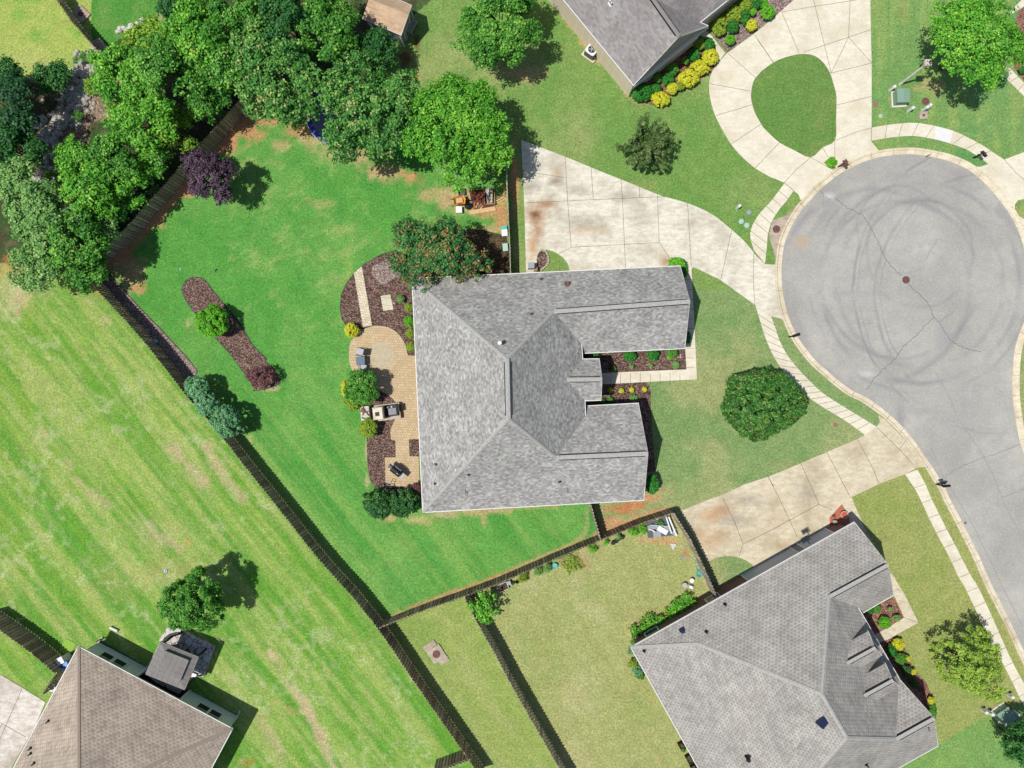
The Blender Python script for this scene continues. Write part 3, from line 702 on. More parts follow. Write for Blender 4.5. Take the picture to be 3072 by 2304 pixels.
def curb(name, pts, side):
    pts = W(pts); prof = [(0, .004), (0, .014), (.30, .02), (.36, .085), (.40, .10), (.50, .10), (.52, -.02)]
    rows = [offs(pts, side * d) for d, z in prof]; V = []; F = []; n = len(pts); mi = []
    for (d, z), r in zip(prof, rows): V += [(x, y, z) for x, y in r]
    for j in range(len(prof) - 1):
        for i in range(n - 1): F.append((j * n + i, j * n + i + 1, (j + 1) * n + i + 1, (j + 1) * n + i)); mi.append(0)
    acc = 0
    for i in range(1, n):
        acc += (Vector(pts[i]) - Vector(pts[i - 1])).length
        if acc > 1.5:
            acc = 0; e = (Vector(pts[i]) - Vector(pts[i - 1])).normalized() * .012
            for j in range(1, 5):
                a_ = Vector((*rows[j][i], prof[j][1] + .003)); b_ = Vector((*rows[j + 1][i], prof[j + 1][1] + .003)); ee = Vector((e.x, e.y, 0)); q = len(V)
                V += [a_ - ee, a_ + ee, b_ + ee, b_ - ee]; F.append((q, q + 1, q + 2, q + 3)); mi.append(1)
    tag(mk(name, V, F, [M_CURB, M_JOINT], midx=mi), kind='structure')
curb('curb', EDs, -1); curb('curb', REs, 1)

# ---------------------------------------------------------------- driveways and pavements
D1 = t(1520, 0, 120, 1160, 485, 1300, 700, 1390, 950, 1490, 1100, 1550, 1250, 1612) + smooth(t(1520, 570, 1300, 55, 1500, 110, 1700, 200, 1865, 330, 1960, 415, 2050, 520), 4) + \
     t(1520, 570, 2140, 615) + t(2272, 570, 140, 620, 158, 600, 172, 700, 180, 840, 205, 980, 228, 1105, 215, 1085, 185, 1063, 118, 1050) + \
     t(1520, 570, 2190, 1052, 2060, 955, 1770, 745, 1550, 640, 1490, 700, 1450, 830, 540, 830, 528, 690) + smooth(t(1520, 570, 525, 665, 500, 600, 440, 540, 380, 508, 335, 497), 4)[1:] + t(1520, 570, 270, 515, 250, 560, 250, 640, 240, 700, 240, 830, 165, 830, 145, 100)
slab('driveway', D1, .03, M_DRIVE, joints=[
    t(1520, 0, 130, 1420, 495, 1475), t(1520, 0, 485, 1300, 505, 1659) + t(1520, 570, 535, 475), t(1520, 0, 700, 1390, 718, 1655), t(1520, 0, 948, 1490, 960, 1659) + t(1520, 570, 985, 640, 990, 830),
    t(1520, 0, 1100, 1550, 1103, 1635), t(1520, 570, 1250, 38, 1265, 435, 1370, 595), t(1520, 570, 150, 108, 700, 82, 1250, 58, 1310, 57), t(1520, 570, 535, 475, 1265, 437), t(1520, 570, 535, 475, 430, 532),
    t(1520, 570, 1500, 110, 1530, 625), t(1520, 570, 1865, 335, 1775, 745), t(1520, 570, 2048, 522, 2044, 740, 2058, 952), t(1520, 570, 2050, 522, 2140, 612)])
def walk(name, left, right, n, m=M_PALE, z=.034, odd=None):
    a_ = smooth(left, 4); b_ = smooth(right, 4); ra = resamp(a_, n + 1); rb = resamp(b_, n + 1)
    return slab(name, a_ + b_[::-1], z, m, joints=[[ra[i], rb[i]] for i in range(1, n)])
walk('pavement', t(2272, 0, 225, 1518, 120, 1659) + t(2272, 570, 0, 220, -60, 360) + t(1520, 570, 2050, 500), t(2272, 0, 300, 1580) + t(2272, 570, 250, 80, 180, 165, 120, 260, 86, 370, 78, 470, 62, 612), 8)
walk('pavement', t(1520, 570, 2062, 958, 2100, 1080, 2130, 1180) + t(2272, 570, 80, 1260, 130, 1370, 190, 1470, 250, 1550, 330, 1655) + t(2272, 1140, 400, 130, 490, 190, 600, 260, 740, 345, 890, 455),
     t(2272, 570, 115, 1056, 150, 1150, 180, 1240, 235, 1350, 300, 1440, 380, 1530, 440, 1590) + t(2272, 1140, 530, 100, 650, 180, 770, 255, 900, 335, 988, 388), 19)
walk('pavement', t(2272, 1140, 1222, 780, 1310, 910, 1370, 1030, 1430, 1160, 1500, 1300, 1560, 1410, 1620, 1530, 1670, 1640) + t(2272, 1704, 1720, 160, 1830, 390, 1950, 630, 2040, 800, 2120, 960, 2212, 1150, 2420, 1560),
     t(2272, 1140, 1325, 743, 1390, 860, 1450, 1000, 1510, 1120, 1575, 1250, 1640, 1370, 1700, 1490, 1780, 1640) + t(2272, 1704, 1830, 160, 1930, 370, 2040, 620, 2120, 790, 2212, 960, 2520, 1500), 19)
walk('pavement', t(2272, 0, 946, 1060, 1060, 1040, 1190, 1025, 1310, 1020, 1470, 1045, 1620, 1085, 1750, 1145, 1880, 1215, 1960, 1270, 2045, 1325),
     t(2272, 0, 946, 1170, 1060, 1148, 1190, 1133, 1310, 1130, 1460, 1155, 1600, 1192, 1720, 1235, 1800, 1280, 1860, 1320, 1915, 1362), 9)
slab('new_pavement_slab', t(2272, 0, 1476, 1050, 1622, 1088, 1597, 1188, 1468, 1153), .040, M_WHITEC)
# curving drive with a grass island, to the north house
LOOPO = t(2272, 0, 330, -220, 300, 0) + t(1520, 0, 2212, 150, 2060, 275, 1830, 440) + smooth(t(1520, 0, 1810, 460, 1750, 530, 1700, 605, 1678, 700, 1690, 830, 1730, 960, 1790, 1080, 1860, 1195, 1950, 1300, 2060, 1395, 2140, 1443, 2212, 1482), 4) + \
        t(2272, 0, 120, 1472, 222, 1516, 300, 1582, 340, 1612, 358, 1659, 385, 1659, 470, 1545, 560, 1470, 640, 1415, 720, 1360, 850, 1300, 1000, 1264, 1005, 1250, 946, 1175, 946, 1060, 947, 525, 940, 250, 935, 0, 930, -220)
ISL = smooth(t(2272, 0, 440, 1307, 540, 1225, 645, 1165, 652, 1000, 655, 800, 632, 700, 600, 600, 540, 512, 470, 462, 400, 450, 320, 455, 180, 495, 60, 570, 0, 630) + t(1520, 0, 2045, 680, 2025, 790, 2037, 870, 2062, 945, 2110, 1030) + t(2272, 0, 50, 1060, 110, 1120, 185, 1185, 300, 1245), 3, True)
slab('loop_driveway', LOOPO, .03, M_PALE, holes=[ISL], joints=[
    t(2272, 0, 200, 100, 345, 440), t(2272, 0, 200, 100, 500, 50, 765, 10, 820, 0), t(2272, 0, 465, 0, 520, 230, 555, 375, 610, 605), t(2272, 0, 768, 0, 755, 310), t(2272, 0, 380, 435, 560, 375, 755, 310, 940, 248),
    t(2272, 0, 755, 310, 612, 605), t(2272, 0, 755, 310, 945, 522), t(2272, 0, 610, 608, 800, 560, 946, 525), t(2272, 0, 655, 873, 800, 838, 946, 800), t(2272, 0, 0, 330, 135, 525),
    t(1520, 0, 1835, 445, 2062, 645), t(1520, 0, 1680, 695, 2018, 757), t(1520, 0, 1735, 960, 2035, 870), t(1520, 0, 1862, 1195, 2110, 1030), t(1520, 0, 2060, 1395, 2265, 1180), t(1520, 0, 2055, 290, 2212, 520),
    t(2272, 0, 650, 1165, 820, 1095, 946, 1062), t(2272, 0, 440, 1307, 330, 1400, 222, 1516), t(2272, 0, 440, 1307, 640, 1415), t(2272, 0, 640, 1175, 642, 1300), t(2272, 0, 540, 1225, 585, 1308), t(2272, 0, 945, 1172, 945, 1060),
    t(2272, 0, 222, 1516, 300, 1582)])
slab('driveway', t(2272, 0, 2045, 1325, 2212, 1262, 2600, 1130, 2600, 1640) + t(2272, 570, 2212, 75, 2160, 85, 2135, 120, 2133, 170, 2160, 215, 2212, 240, 2400, 300, 2300, 600, 2215, 440, 2175, 330, 2120, 215, 2040, 110) +
     t(2272, 0, 1960, 1560, 1880, 1480, 1800, 1415, 1760, 1385, 1850, 1383, 1915, 1362), .03, M_PALE, joints=[t(2272, 0, 2045, 1325, 2150, 1440, 2300, 1570)])
walk('pavement', t(2272, 0, 2300, -100, 2212, -20, 2130, 60, 2080, 110), t(2272, 0, 2300, 0, 2212, 55, 2160, 85, 2110, 118), 3)
walk('pavement', t(2272, 0, 1960, 545, 2030, 620, 2212, 800, 2500, 1090), t(2272, 0, 2040, 545, 2100, 575, 2212, 690, 2500, 950), 8)
# drive of the south-east house
slab('driveway', t(2272, 1140, 890, 455, 988, 388, 1015, 345, 1000, 290, 1060, 330, 1130, 400, 1210, 480, 1300, 590, 1370, 680, 1425, 745, 1395, 718, 1330, 725, 1222, 780, 1010, 860, 780, 972, 830, 1090, 870, 1180, 900, 1260, 760, 1300, 0, 1670) +
     t(1520, 1140, 2060, 1590, 2035, 1530) + smooth(t(1520, 1140, 2030, 1527, 1950, 1480, 1850, 1460, 1750, 1472, 1665, 1512), 4) + t(1520, 1140, 1560, 1310, 1440, 1088, 1600, 1020, 1800, 945, 1960, 870, 2079, 830) + t(2272, 1140, 90, 802, 360, 690, 580, 595, 830, 490), .03, M_DRIVE2, jw=.035, joints=[
     t(1520, 1140, 1790, 975, 1900, 1200, 1960, 1360, 1925, 1465), t(1520, 1140, 1960, 1360, 2212, 1235) + t(2272, 1140, 260, 1165, 510, 1030, 620, 1080), t(2272, 1140, 90, 805, 190, 1000, 330, 1300), t(2272, 1140, 360, 692, 510, 1030),
     t(2272, 1140, 575, 598, 690, 820, 770, 972), t(2272, 1140, 830, 492, 960, 740, 1005, 858), t(2272, 1140, 988, 390, 1080, 480, 1180, 580, 1290, 700), t(1520, 1140, 2165, 800, 2212, 880) + t(2272, 1140, 0, 670)[:0], t(2272, 1140, 1240, 490, 1180, 570)])
slab('driveway', t(0, 1704, -400, 680, 25, 895, 200, 1000, 378, 1112, 300, 1300, 60, 1720, -400, 2400), .03, M_DRIVE3, jw=.035, joints=[t(0, 1704, 185, 1000, 0, 1420), t(0, 1704, -200, 1150, 20, 1290, 215, 1400), t(0, 1704, 20, 1290, -100, 1500)])
# front paths
slab('footpath', t(1520, 570, 1480, 610, 1532, 640, 1545, 900, 1560, 1200, 1578, 1570, 790, 1612, 640, 1618, 640, 1522, 790, 1518, 1490, 1488, 1480, 1300, 1440, 700), .036, M_PALE, joints=
     [[t(1520, 570, 780 + 82 * k, 1520)[0], t(1520, 570, 780 + 82 * k, 1612)[0]] for k in range(9)] + [[t(1520, 570, 1440, 745 + 81 * k)[0], t(1520, 570, 1550, 745 + 81 * k)[0]] for k in range(10)])
slab('footpath', t(2272, 1704, 1110, 40, 1130, 70, 1210, 200, 1335, 452, 1085, 590, 1000, 620, 960, 560, 1080, 495, 1215, 410, 1140, 240, 1080, 160), .034, M_DRIVE2, joints=[t(2272, 1704, 1150, 175, 1200, 190), t(2272, 1704, 1215, 410, 1335, 452)])
slab('footpath', t(1520, 0, 1590, 290, 1640, 240, 1700, 300, 1810, 440, 1750, 530, 1735, 400, 1680, 320), .034, M_PALE, joints=[t(1520, 0, 1720, 395, 1755, 370)])
slab('footpath', t(2272, 1140, 760, 1110, 800, 1085, 900, 1250, 1000, 1420, 1100, 1600, 1140, 1659, 1060, 1659, 900, 1400), .024, M_DRIVE2)
# patio of the main house
ci = smooth(t(760, 570, 905, 1165, 850, 1210, 805, 1270, 793, 1350, 800, 1440, 830, 1510, 880, 1570, 960, 1620) + t(760, 1140, 1060, 90, 1140, 140, 1190, 200, 1212, 260, 1170, 340, 1140, 420, 1142, 470, 1150, 498, 1178, 498), 4)
slab('patio', ci + t(760, 1140, 1182, 640, 1092, 642, 1098, 880, 1380, 885, 1372, 632, 1296, 632, 1290, 492, 1400, 490, 1400, 0) + t(760, 570, 1380, 1380, 1282, 1370) + smooth(t(760, 570, 1280, 1365, 1255, 1270, 1200, 1190, 1120, 1140, 1020, 1125, 940, 1145), 4), .03, M_PAVER)
slab('paver_path', t(760, 570, 835, 690, 900, 632, 985, 1125, 910, 1135), .034, M_PAVER2)
slab('stepping_slab', t(760, 570, 1056, 880, 1137, 866, 1162, 990, 1078, 1004), .034, M_FLAG)
# ring of pavers for the fire circle
a = NT('ring_pavers', .9, .2); p = a.pos(); g = G(*t(760, 570, 1062, 1370)[0])
sub = a.n('ShaderNodeVectorMath', operation='SUBTRACT'); a.put(sub.inputs[0], p); sub.inputs[1].default_value = g
sx = a.n('ShaderNodeSeparateXYZ'); a.put(sx.inputs[0], sub.outputs[0])
ln = a.n('ShaderNodeVectorMath', operation='LENGTH'); a.put(ln.inputs[0], sub.outputs[0])
rad = a.math('DIVIDE', ln.outputs['Value'], .16); ang = a.math('ARCTAN2', sx.outputs[1], sx.outputs[0])
fr1 = a.math('FRACT', rad); fr2 = a.math('FRACT', a.math('MULTIPLY', ang, a.math('MULTIPLY', a.math('ADD', a.math('FLOOR', rad), 1.0), .955)))
ln_ = a.math('MAXIMUM', a.rng(fr1, .16, .04), a.rng(fr2, .16, .05))
c = a.ramp(a.noise(p, 3, 4), (.3, L(196, 180, 150)), (.7, L(216, 200, 168)))
M_RING = a.base(a.mix(a.math('MULTIPLY', ln_, .6), c, L(150, 134, 108)))
slab('paver_ring', [(g.x + 1.02 * math.cos(k * .1745), g.y + 1.02 * math.sin(k * .1745)) for k in range(36)], .036, M_RING, world=True)
# beds
def bed(pts, m=M_MULCH, z=.016, sm=True, edge=False):
    q = smooth(pts, 3, True) if sm else pts
    return slab('garden_bed', q, z, m, joints=[q + q[:1]] if edge else (), jw=.06, jm=M_BLACK)
bed(t(760, 570, 1180, 500, 1050, 540, 900, 630, 830, 700, 770, 780, 730, 870, 720, 980, 735, 1070, 775, 1130, 830, 1190, 905, 1150, 1000, 1120, 1100, 1130, 1190, 1170, 1250, 1250, 1290, 1380, 1400, 1390, 1400, 700, 1300, 560), sm=False, edge=True)
bed(t(760, 570, 990, 640, 1160, 560, 1270, 600, 1270, 700, 1150, 740, 1080, 790, 1000, 720), M_MULCHG, .02)
bed(t(760, 570, 1700, 320, 1900, 330, 2100, 380, 2125, 520, 2130, 790, 1330, 790, 1330, 560), M_LITTER, .019, sm=False)
bed(t(760, 1140, 1020, 90, 1100, 60, 1220, 200, 1215, 300, 1150, 420, 1185, 500, 1185, 640, 1100, 645, 1100, 870, 1400, 870, 1400, 1020, 1010, 900, 965, 820, 945, 690, 940, 480, 900, 300, 900, 130), z=.014, sm=False)
bed(t(760, 1140, 1290, 490, 1400, 490, 1400, 635, 1296, 632), z=.034, sm=False)
bed(t(0, 570, 1620, 722, 1690, 740, 1740, 800, 1860, 950, 1990, 1110, 2100, 1290, 2212, 1400) + t(760, 570, 100, 1420, 200, 1520, 222, 1600) + t(760, 1140, 195, 40, 100, 75, 0, 90) + t(0, 570, 2110, 1640, 2020, 1510, 1900, 1350, 1790, 1230, 1640, 1050, 1560, 940, 1510, 840, 1530, 770, 1570, 735), edge=True)
bed(t(0, 570, 880, 670, 960, 760, 1090, 900, 1190, 1010, 1310, 1130, 1450, 1280, 1560, 1400, 1640, 1500, 1560, 1659, 1500, 1640, 1400, 1500, 1200, 1240, 980, 960, 800, 730), M_MULCHG, sm=False, edge=True)
bed(t(1520, 570, 630, 1340, 1482, 1300, 1492, 1490, 700, 1522, 640, 1500), z=.02, sm=False)
bed(t(1520, 1140, 640, 30, 1150, 18, 1180, 40, 1195, 100, 1195, 230, 1220, 600, 1235, 760, 1090, 770, 1090, 480, 640, 480), z=.018, sm=False)
bed(t(1520, 570, 275, 510, 320, 520, 335, 580, 320, 630, 280, 655, 255, 640, 250, 560), z=.034)
bed(t(2272, 1704, 860, 380, 1130, 240, 1215, 410, 1010, 540, 900, 600, 850, 480), M_MULCHR, .02, sm=False)
bed(t(2272, 1704, 1000, 620, 1140, 570, 1220, 650, 1250, 760, 1330, 880, 1400, 950, 1480, 1140, 1480, 1260, 1300, 1080), M_MULCHR, .014, sm=False)
bed(t(1520, 0, 1690, 260, 1840, 110, 2000, 0, 2000, -200) + t(2272, 0, 500, -150, 300, 0) + t(1520, 0, 2212, 150, 1830, 440, 1760, 350), M_MULCHG, .02, sm=False)
bed(t(1520, 0, 1040, 740, 1400, 480, 1600, 300, 1740, 420, 1750, 520, 1690, 600, 1500, 730, 1370, 790, 1260, 880, 1080, 840), M_MULCHR, .018, sm=False)
bed(t(2272, 0, 2160, 110, 2260, 0, 2600, 0, 2600, 700, 2212, 670, 2130, 560, 2110, 300), M_MULCHR, .016, sm=False)
bed(t(1520, 570, -10, 0, 70, 0, 75, 700, 0, 700)[:0] or t(2272, 570, 125, 255, 260, 200, 330, 120, 250, 280, 180, 460, 160, 600, 95, 380), M_OLD, .016, sm=False)
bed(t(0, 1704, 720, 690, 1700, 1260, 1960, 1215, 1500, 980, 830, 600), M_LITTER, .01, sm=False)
# stone creek bed floor
bed(t(0, 0, 600, 600, 800, 560, 850, 700, 1000, 850, 980, 1000, 760, 1010, 700, 1200, 560, 1500, 400, 1650, 300, 1500, 350, 1100, 480, 860), M_GRAV, .012)
# ---------------------------------------------------------------- buildings
EYE = Vector((0, 0, H))
class Roof:
    def __init__(s): s.tris = []
def roof_part(root, faces, m, name='roof', thick=.05):
    V = []; F = []; U = []; tr = []
    for fc in faces:
        P3 = [GZ(*q) for q in fc]
        n = Vector((0, 0, 0))
        for i in range(len(P3)): n += P3[i].cross(P3[(i + 1) % len(P3)])
        if n.z < 0: P3 = P3[::-1]; n = -n
        n.normalize(); hx = Vector((-n.y, n.x, 0)); hx = hx.normalized() if hx.length > 1e-4 else Vector((1, 0, 0)); hy = n.cross(hx)
        b = len(V); V += P3; nb = len(V); V += [q - Vector((0, 0, thick)) for q in P3]
        for f in tessellate_polygon([P3]):
            f = list(f); nn = (P3[f[1]] - P3[f[0]]).cross(P3[f[2]] - P3[f[0]])
            if nn.z < 0: f = f[::-1]
            F.append(tuple(b + i for i in f)); U += [(P3[i].dot(hx), P3[i].dot(hy)) for i in f]; tr.append([P3[i] for i in f])
            F.append(tuple(nb + i for i in f[::-1])); U += [(0, 0)] * 3
    mk(name, V, F, m, root, uv=U)
    return tr
def roof_hit(tr, px, py):
    d = (G(px, py) - EYE); best = None
    for a_, b_, c_ in tr:
        n = (b_ - a_).cross(c_ - a_)
        if abs(n.dot(d)) < 1e-9: continue
        u = n.dot(a_ - EYE) / n.dot(d); q = EYE + d * u
        ok = all((e1 - e0).cross(q - e0).dot(n) >= -1e-4 for e0, e1 in ((a_, b_), (b_, c_), (c_, a_)))
        if ok and (best is None or q.z > best[0].z): best = (q, n.normalized() if n.z > 0 else -n.normalized())
    return best
def cap(root, pts, wd=.26, m=None, lift=.03, name='ridge_cap', vent=False):
    P3 = [GZ(*q) + Vector((0, 0, lift)) for q in pts]; mb = MB()
    for a_, b_ in zip(P3[:-1], P3[1:]):
        d = (b_ - a_).normalized(); s_ = Vector((-d.y, d.x, 0)).normalized() * wd / 2; dn = Vector((0, 0, -(.05 if not vent else .02))); dd = Vector((0, 0, -.10))
        mb.add([a_ + s_ + dn, a_, a_ - s_ + dn, b_ + s_ + dn, b_, b_ - s_ + dn, a_ + s_ + dd, a_ - s_ + dd, b_ + s_ + dd, b_ - s_ + dd],
               [(0, 1, 4, 3), (1, 2, 5, 4), (0, 3, 8, 6), (2, 7, 9, 5), (0, 6, 7, 2, 1), (3, 4, 5, 9, 8)])
    mb.build(name, m or M_CAP, root)
    if vent:
        mb = MB()
        for a_, b_ in zip(P3[:-1], P3[1:]):
            d = (b_ - a_).normalized(); s_ = Vector((-d.y, d.x, 0)).normalized()
            for sg in (-1, 1):
                mb.box((a_ + b_) / 2 + s_ * sg * (wd / 2 + .02) + Vector((0, 0, -.075)), ((b_ - a_).length - .4, .08, .09), math.atan2(d.y, d.x), 0)
        mb.build('ridge_vent', M_BLACK, root)
def beam(root, segs, wd, ht, m, name, dz=0.0, out=0.0):
    for sg in segs:
        mb = MB()
        P3 = [GZ(*q) for q in sg]
        for a_, b_ in zip(P3[:-1], P3[1:]):
            d = b_ - a_; h = Vector((d.x, d.y, 0)).normalized(); s_ = Vector((-h.y, h.x, 0)); u = Vector((0, 0, 1))
            V = []
            for q in (a_ - h * .02, b_ + h * .02):
                q = q + u * dz + s_ * out
                V += [q - s_ * wd / 2, q + s_ * wd / 2, q + s_ * wd / 2 - u * ht, q - s_ * wd / 2 - u * ht]
            mb.add(V, [(0, 1, 2, 3)[::-1], (4, 5, 6, 7), (0, 4, 5, 1)[::-1], (1, 5, 6, 2)[::-1], (2, 6, 7, 3)[::-1], (3, 7, 4, 0)[::-1]])
        mb.build(name, m, root)
def inset(pts, d):
    n = len(pts); ar = sum(pts[i][0] * pts[(i + 1) % n][1] - pts[(i + 1) % n][0] * pts[i][1] for i in range(n))
    if ar < 0: pts = pts[::-1]
    out = []
    for i in range(n):
        a_, b_, c_ = Vector(pts[i - 1]), Vector(pts[i]), Vector(pts[(i + 1) % n])
        e1 = (b_ - a_).normalized(); e2 = (c_ - b_).normalized(); n1 = Vector((-e1.y, e1.x)); n2 = Vector((-e2.y, e2.x))
        bs = n1 + n2
        if bs.length < 1e-3: out.append(b_ + n1 * d); continue
        bs.normalize(); out.append(b_ + bs * d / max(.35, bs.dot(n1)))
    return [(q.x, q.y) for q in out]
def walls(root, outline, zt, m, ins=.38, name='wall'):
    pts = inset([(GZ(*q).x, GZ(*q).y) for q in outline], ins)
    MB().prism(pts, -.02, zt).build(name, m, root); return pts
def gable(root, a_, pk, b_, m, back=.25, name='gable_wall', drop=.1):
    A, K, B = GZ(*a_), GZ(*pk), GZ(*b_); mid = (A + B) / 2; ax = Vector((K.x - mid.x, K.y - mid.y, 0))
    base = Vector((-(B - A).y, (B - A).x, 0)).normalized(); inn = root['_in']
    inn = Vector(inn) if not isinstance(inn, Vector) else inn
    if base.dot((Vector((inn[0], inn[1], 0)) - mid)) < 0: base = -base
    d = (B - A).normalized() * .25; o_ = base * back; t_ = base * (back + .1)
    V = [A + d + o_ - Vector((0, 0, .25)), B - d + o_ - Vector((0, 0, .25)), Vector((mid.x, mid.y, K.z - .16)) + o_,
         A + d + t_ - Vector((0, 0, .25)), B - d + t_ - Vector((0, 0, .25)), Vector((mid.x, mid.y, K.z - .16)) + t_]
    MB().add(V, [(0, 1, 2), (5, 4, 3), (0, 2, 5, 3), (1, 4, 5, 2), (0, 3, 4, 1)]).build(name, m, root)
def window_on(root, A, B, u, wd, ht, zc, out=.03, name='window', fm=None, pm=None, mull=True):
    A = Vector((A[0], A[1], 0)); B = Vector((B[0], B[1], 0)); d = (B - A).normalized(); n = Vector((d.y, -d.x, 0)); q = A.lerp(B, u) + n * out; rz = math.atan2(d.y, d.x)
    mb = MB(); q = q + Vector((0, 0, zc))
    for sg in (-1, 1): mb.box(q + d * sg * (wd / 2 + .04), (.09, .08, ht + .17), rz)
    for sg in (-1, 1): mb.box(q + Vector((0, 0, sg * (ht / 2 + .04))), (wd, .08, .09), rz)
    if mull: mb.box(q, (wd, .07, .05), rz)
    f = mb.build(name, fm or M_TRIM, root)
    g_ = MB().box(q - n * .01, (wd, .04, ht), rz); V = [v - root.location for v in g_.V]
    mk('pane', V, g_.F, pm or M_GLASS, f)
def vent_pipe(root, tr, px, py, kind='pipe', m=None, s=1.0):
    h = roof_hit(tr, px, py)
    if not h: return
    q, n = h; mb = MB(); rz = math.atan2(n.y, n.x)
    if kind == 'pipe':
        mb.cyl(q - Vector((0, 0, .05)), .05 * s, .38 * s, 10); mb.cyl(q + n * .01, .12 * s, .05, 12, .07 * s); nm = 'vent_pipe'
    elif kind == 'flue':
        mb.cyl(q - Vector((0, 0, .1)), .11, .62, 14); mb.cyl(q + Vector((0, 0, .50)), .17, .16, 14, .12); nm = 'flue'
    elif kind == 'box':
        mb.box(q + n * .06, (.36, .30, .13), rz, 0, taper=.85); mb.box(q + n * .015, (.5, .42, .02), rz); nm = 'roof_vent'
    elif kind == 'sky':
        mb.box(q + n * .06, (.75, .62, .16), rz + .35, 0, taper=.95); nm = 'skylight'
    mb.build(nm, m or M_RUST, root)
def house(name, label, cat, px, py, inn):
    g_ = G(px, py); r = thing(name, label, cat, g_, world=True); r['_in'] = (inn[0], inn[1]); return r

E = 100; R1 = 185; R2 = 285; EE = 121
# ---- the main house
gi = G(1600, 1180)
HM = house('brick_house', 'large grey shingled house with two gabled wings facing the cul-de-sac', 'house', 1600, 1180, gi)
A_, B_, Cc, D_, E_ = (1236.7, 836, E), (2040.8, 798.6, E), (2070, 904.5, R1), (2054.5, 1044.5, E), (1749.7, 1059, E)
V1, J_, Mr, Nr, Q_ = (1744, 1031, EE), (1661, 935, R1), (1521, 1077, R2), (1525, 1256, R2), (1668, 1373, R1)
P1_, S1_, P2_, V2 = (1747, 1078, EE - 2), (1700, 1139, 160), (1754, 1201.5, EE - 2), (1755.8, 1248.5, EE)
F_, Gg, Rr, Hh, I_ = (1760.5, 1218.8, E), (1915.3, 1210.5, E), (1944.2, 1360.6, R1), (1931.6, 1499.8, E), (1269, 1536.4, E)
PN, PK, PS = (1797.8, 1077.4, EE - 2), (1806.4, 1137.8, 160), (1803, 1199.7, EE - 2)
tm = roof_part(HM, [[A_, B_, Cc, J_, Mr], [J_, Cc, D_, E_, V1], [Mr, J_, V1, P1_, S1_, P2_, V2, Q_, Nr], [S1_, P1_, PN, PK], [S1_, PK, PS, P2_], [Q_, V2, F_, Gg, Rr], [I_, Hh, Rr, Q_, Nr], [A_, Mr, Nr, I_]], M_ROOF)
cap(HM, [J_, Cc], .30, vent=True, lift=.06); cap(HM, [Q_, Rr], .30, vent=True, lift=.06); cap(HM, [Mr, Nr], .30, vent=True, lift=.06); cap(HM, [S1_, PK], .3, vent=True, lift=.06)
for sg in ([A_, Mr], [Mr, J_], [Nr, Q_], [I_, Nr]): cap(HM, sg, .24)
beam(HM, [[A_, B_], [D_, E_], [V1, P1_, PN], [PS, P2_, V2], [F_, Gg], [Hh, I_], [I_, A_]], .11, .12, M_TRIM, 'gutter', dz=-.01)
beam(HM, [[B_, Cc, D_], [Gg, Rr, Hh], [PN, PK, PS]], .04, .2, M_TRIM, 'fascia', dz=-.005)
wm = walls(HM, [A_, B_, D_, E_, (1752, 1130, E), F_, Gg, Hh, I_], 2.5, M_BRICK)
gable(HM, B_, Cc, D_, M_BRICK); gable(HM, Gg, Rr, Hh, M_BRICK); gable(HM, PN, PK, PS, M_SIDE, back=.1)
for cyy in (1086, 1190): 
    q = GZ(1795, cyy, EE - 6); MB().cyl((q.x - .1, q.y, 0), .12, q.z - .1, 12).cyl((q.x - .1, q.y, 0), .17, .12, 12).build('porch_column', M_TRIM, HM)
def wpt(px, py, z): v = GZ(px, py, z); return (v.x, v.y)
def shift(a_, b_, d): e = (Vector(b_) - Vector(a_)).normalized(); return [(a_[0] - e.y * d, a_[1] + e.x * d), (b_[0] - e.y * d, b_[1] + e.x * d)]
e0, e1 = wpt(*D_), wpt(*B_); sA, sB = shift(e0, e1, .38)
for u in (.3, .7): window_on(HM, sA, sB, u, 1.0, 1.4, 1.5)
e0, e1 = wpt(*Hh), wpt(*Gg); sA, sB = shift(e0, e1, .38)
for u in (.3, .7): window_on(HM, sA, sB, u, 1.0, 1.4, 1.5)
e0, e1 = wpt(*A_), wpt(*I_); sA, sB = shift(e0, e1, .38)
for u in (.12, .3, .62, .8): window_on(HM, sA, sB, u, 1.1, 1.5, 1.4)
e0, e1 = wpt(*I_), wpt(*Hh); sA, sB = shift(e0, e1, .38)
for u in (.2, .45, .75): window_on(HM, sA, sB, u, .9, 1.2, 1.5)
e0, e1 = wpt(*B_), wpt(*A_); sA, sB = shift(e0, e1, .38)
for u in (.12, .26): window_on(HM, sA, sB, u, 2.5, 2.1, 1.06, name='garage_door', pm=M_GARAGE)
for (x, y, k, m_) in [(1623, 838, 'pipe', None), (1702, 855, 'box', M_RUST), (1594, 943, 'pipe', M_RUST), (1500, 1030, 'flue', M_WHITE), (1308, 1393, 'pipe', None), (1405, 1424, 'pipe', M_RUST), (1305, 1451, 'pipe', M_RUST), (1391, 1473, 'box', M_SIDE), (1678, 1445, 'pipe', M_RUST), (1696, 1469, 'box', M_SIDE)]:
    vent_pipe(HM, tm, x, y, k, m_, 1.0)

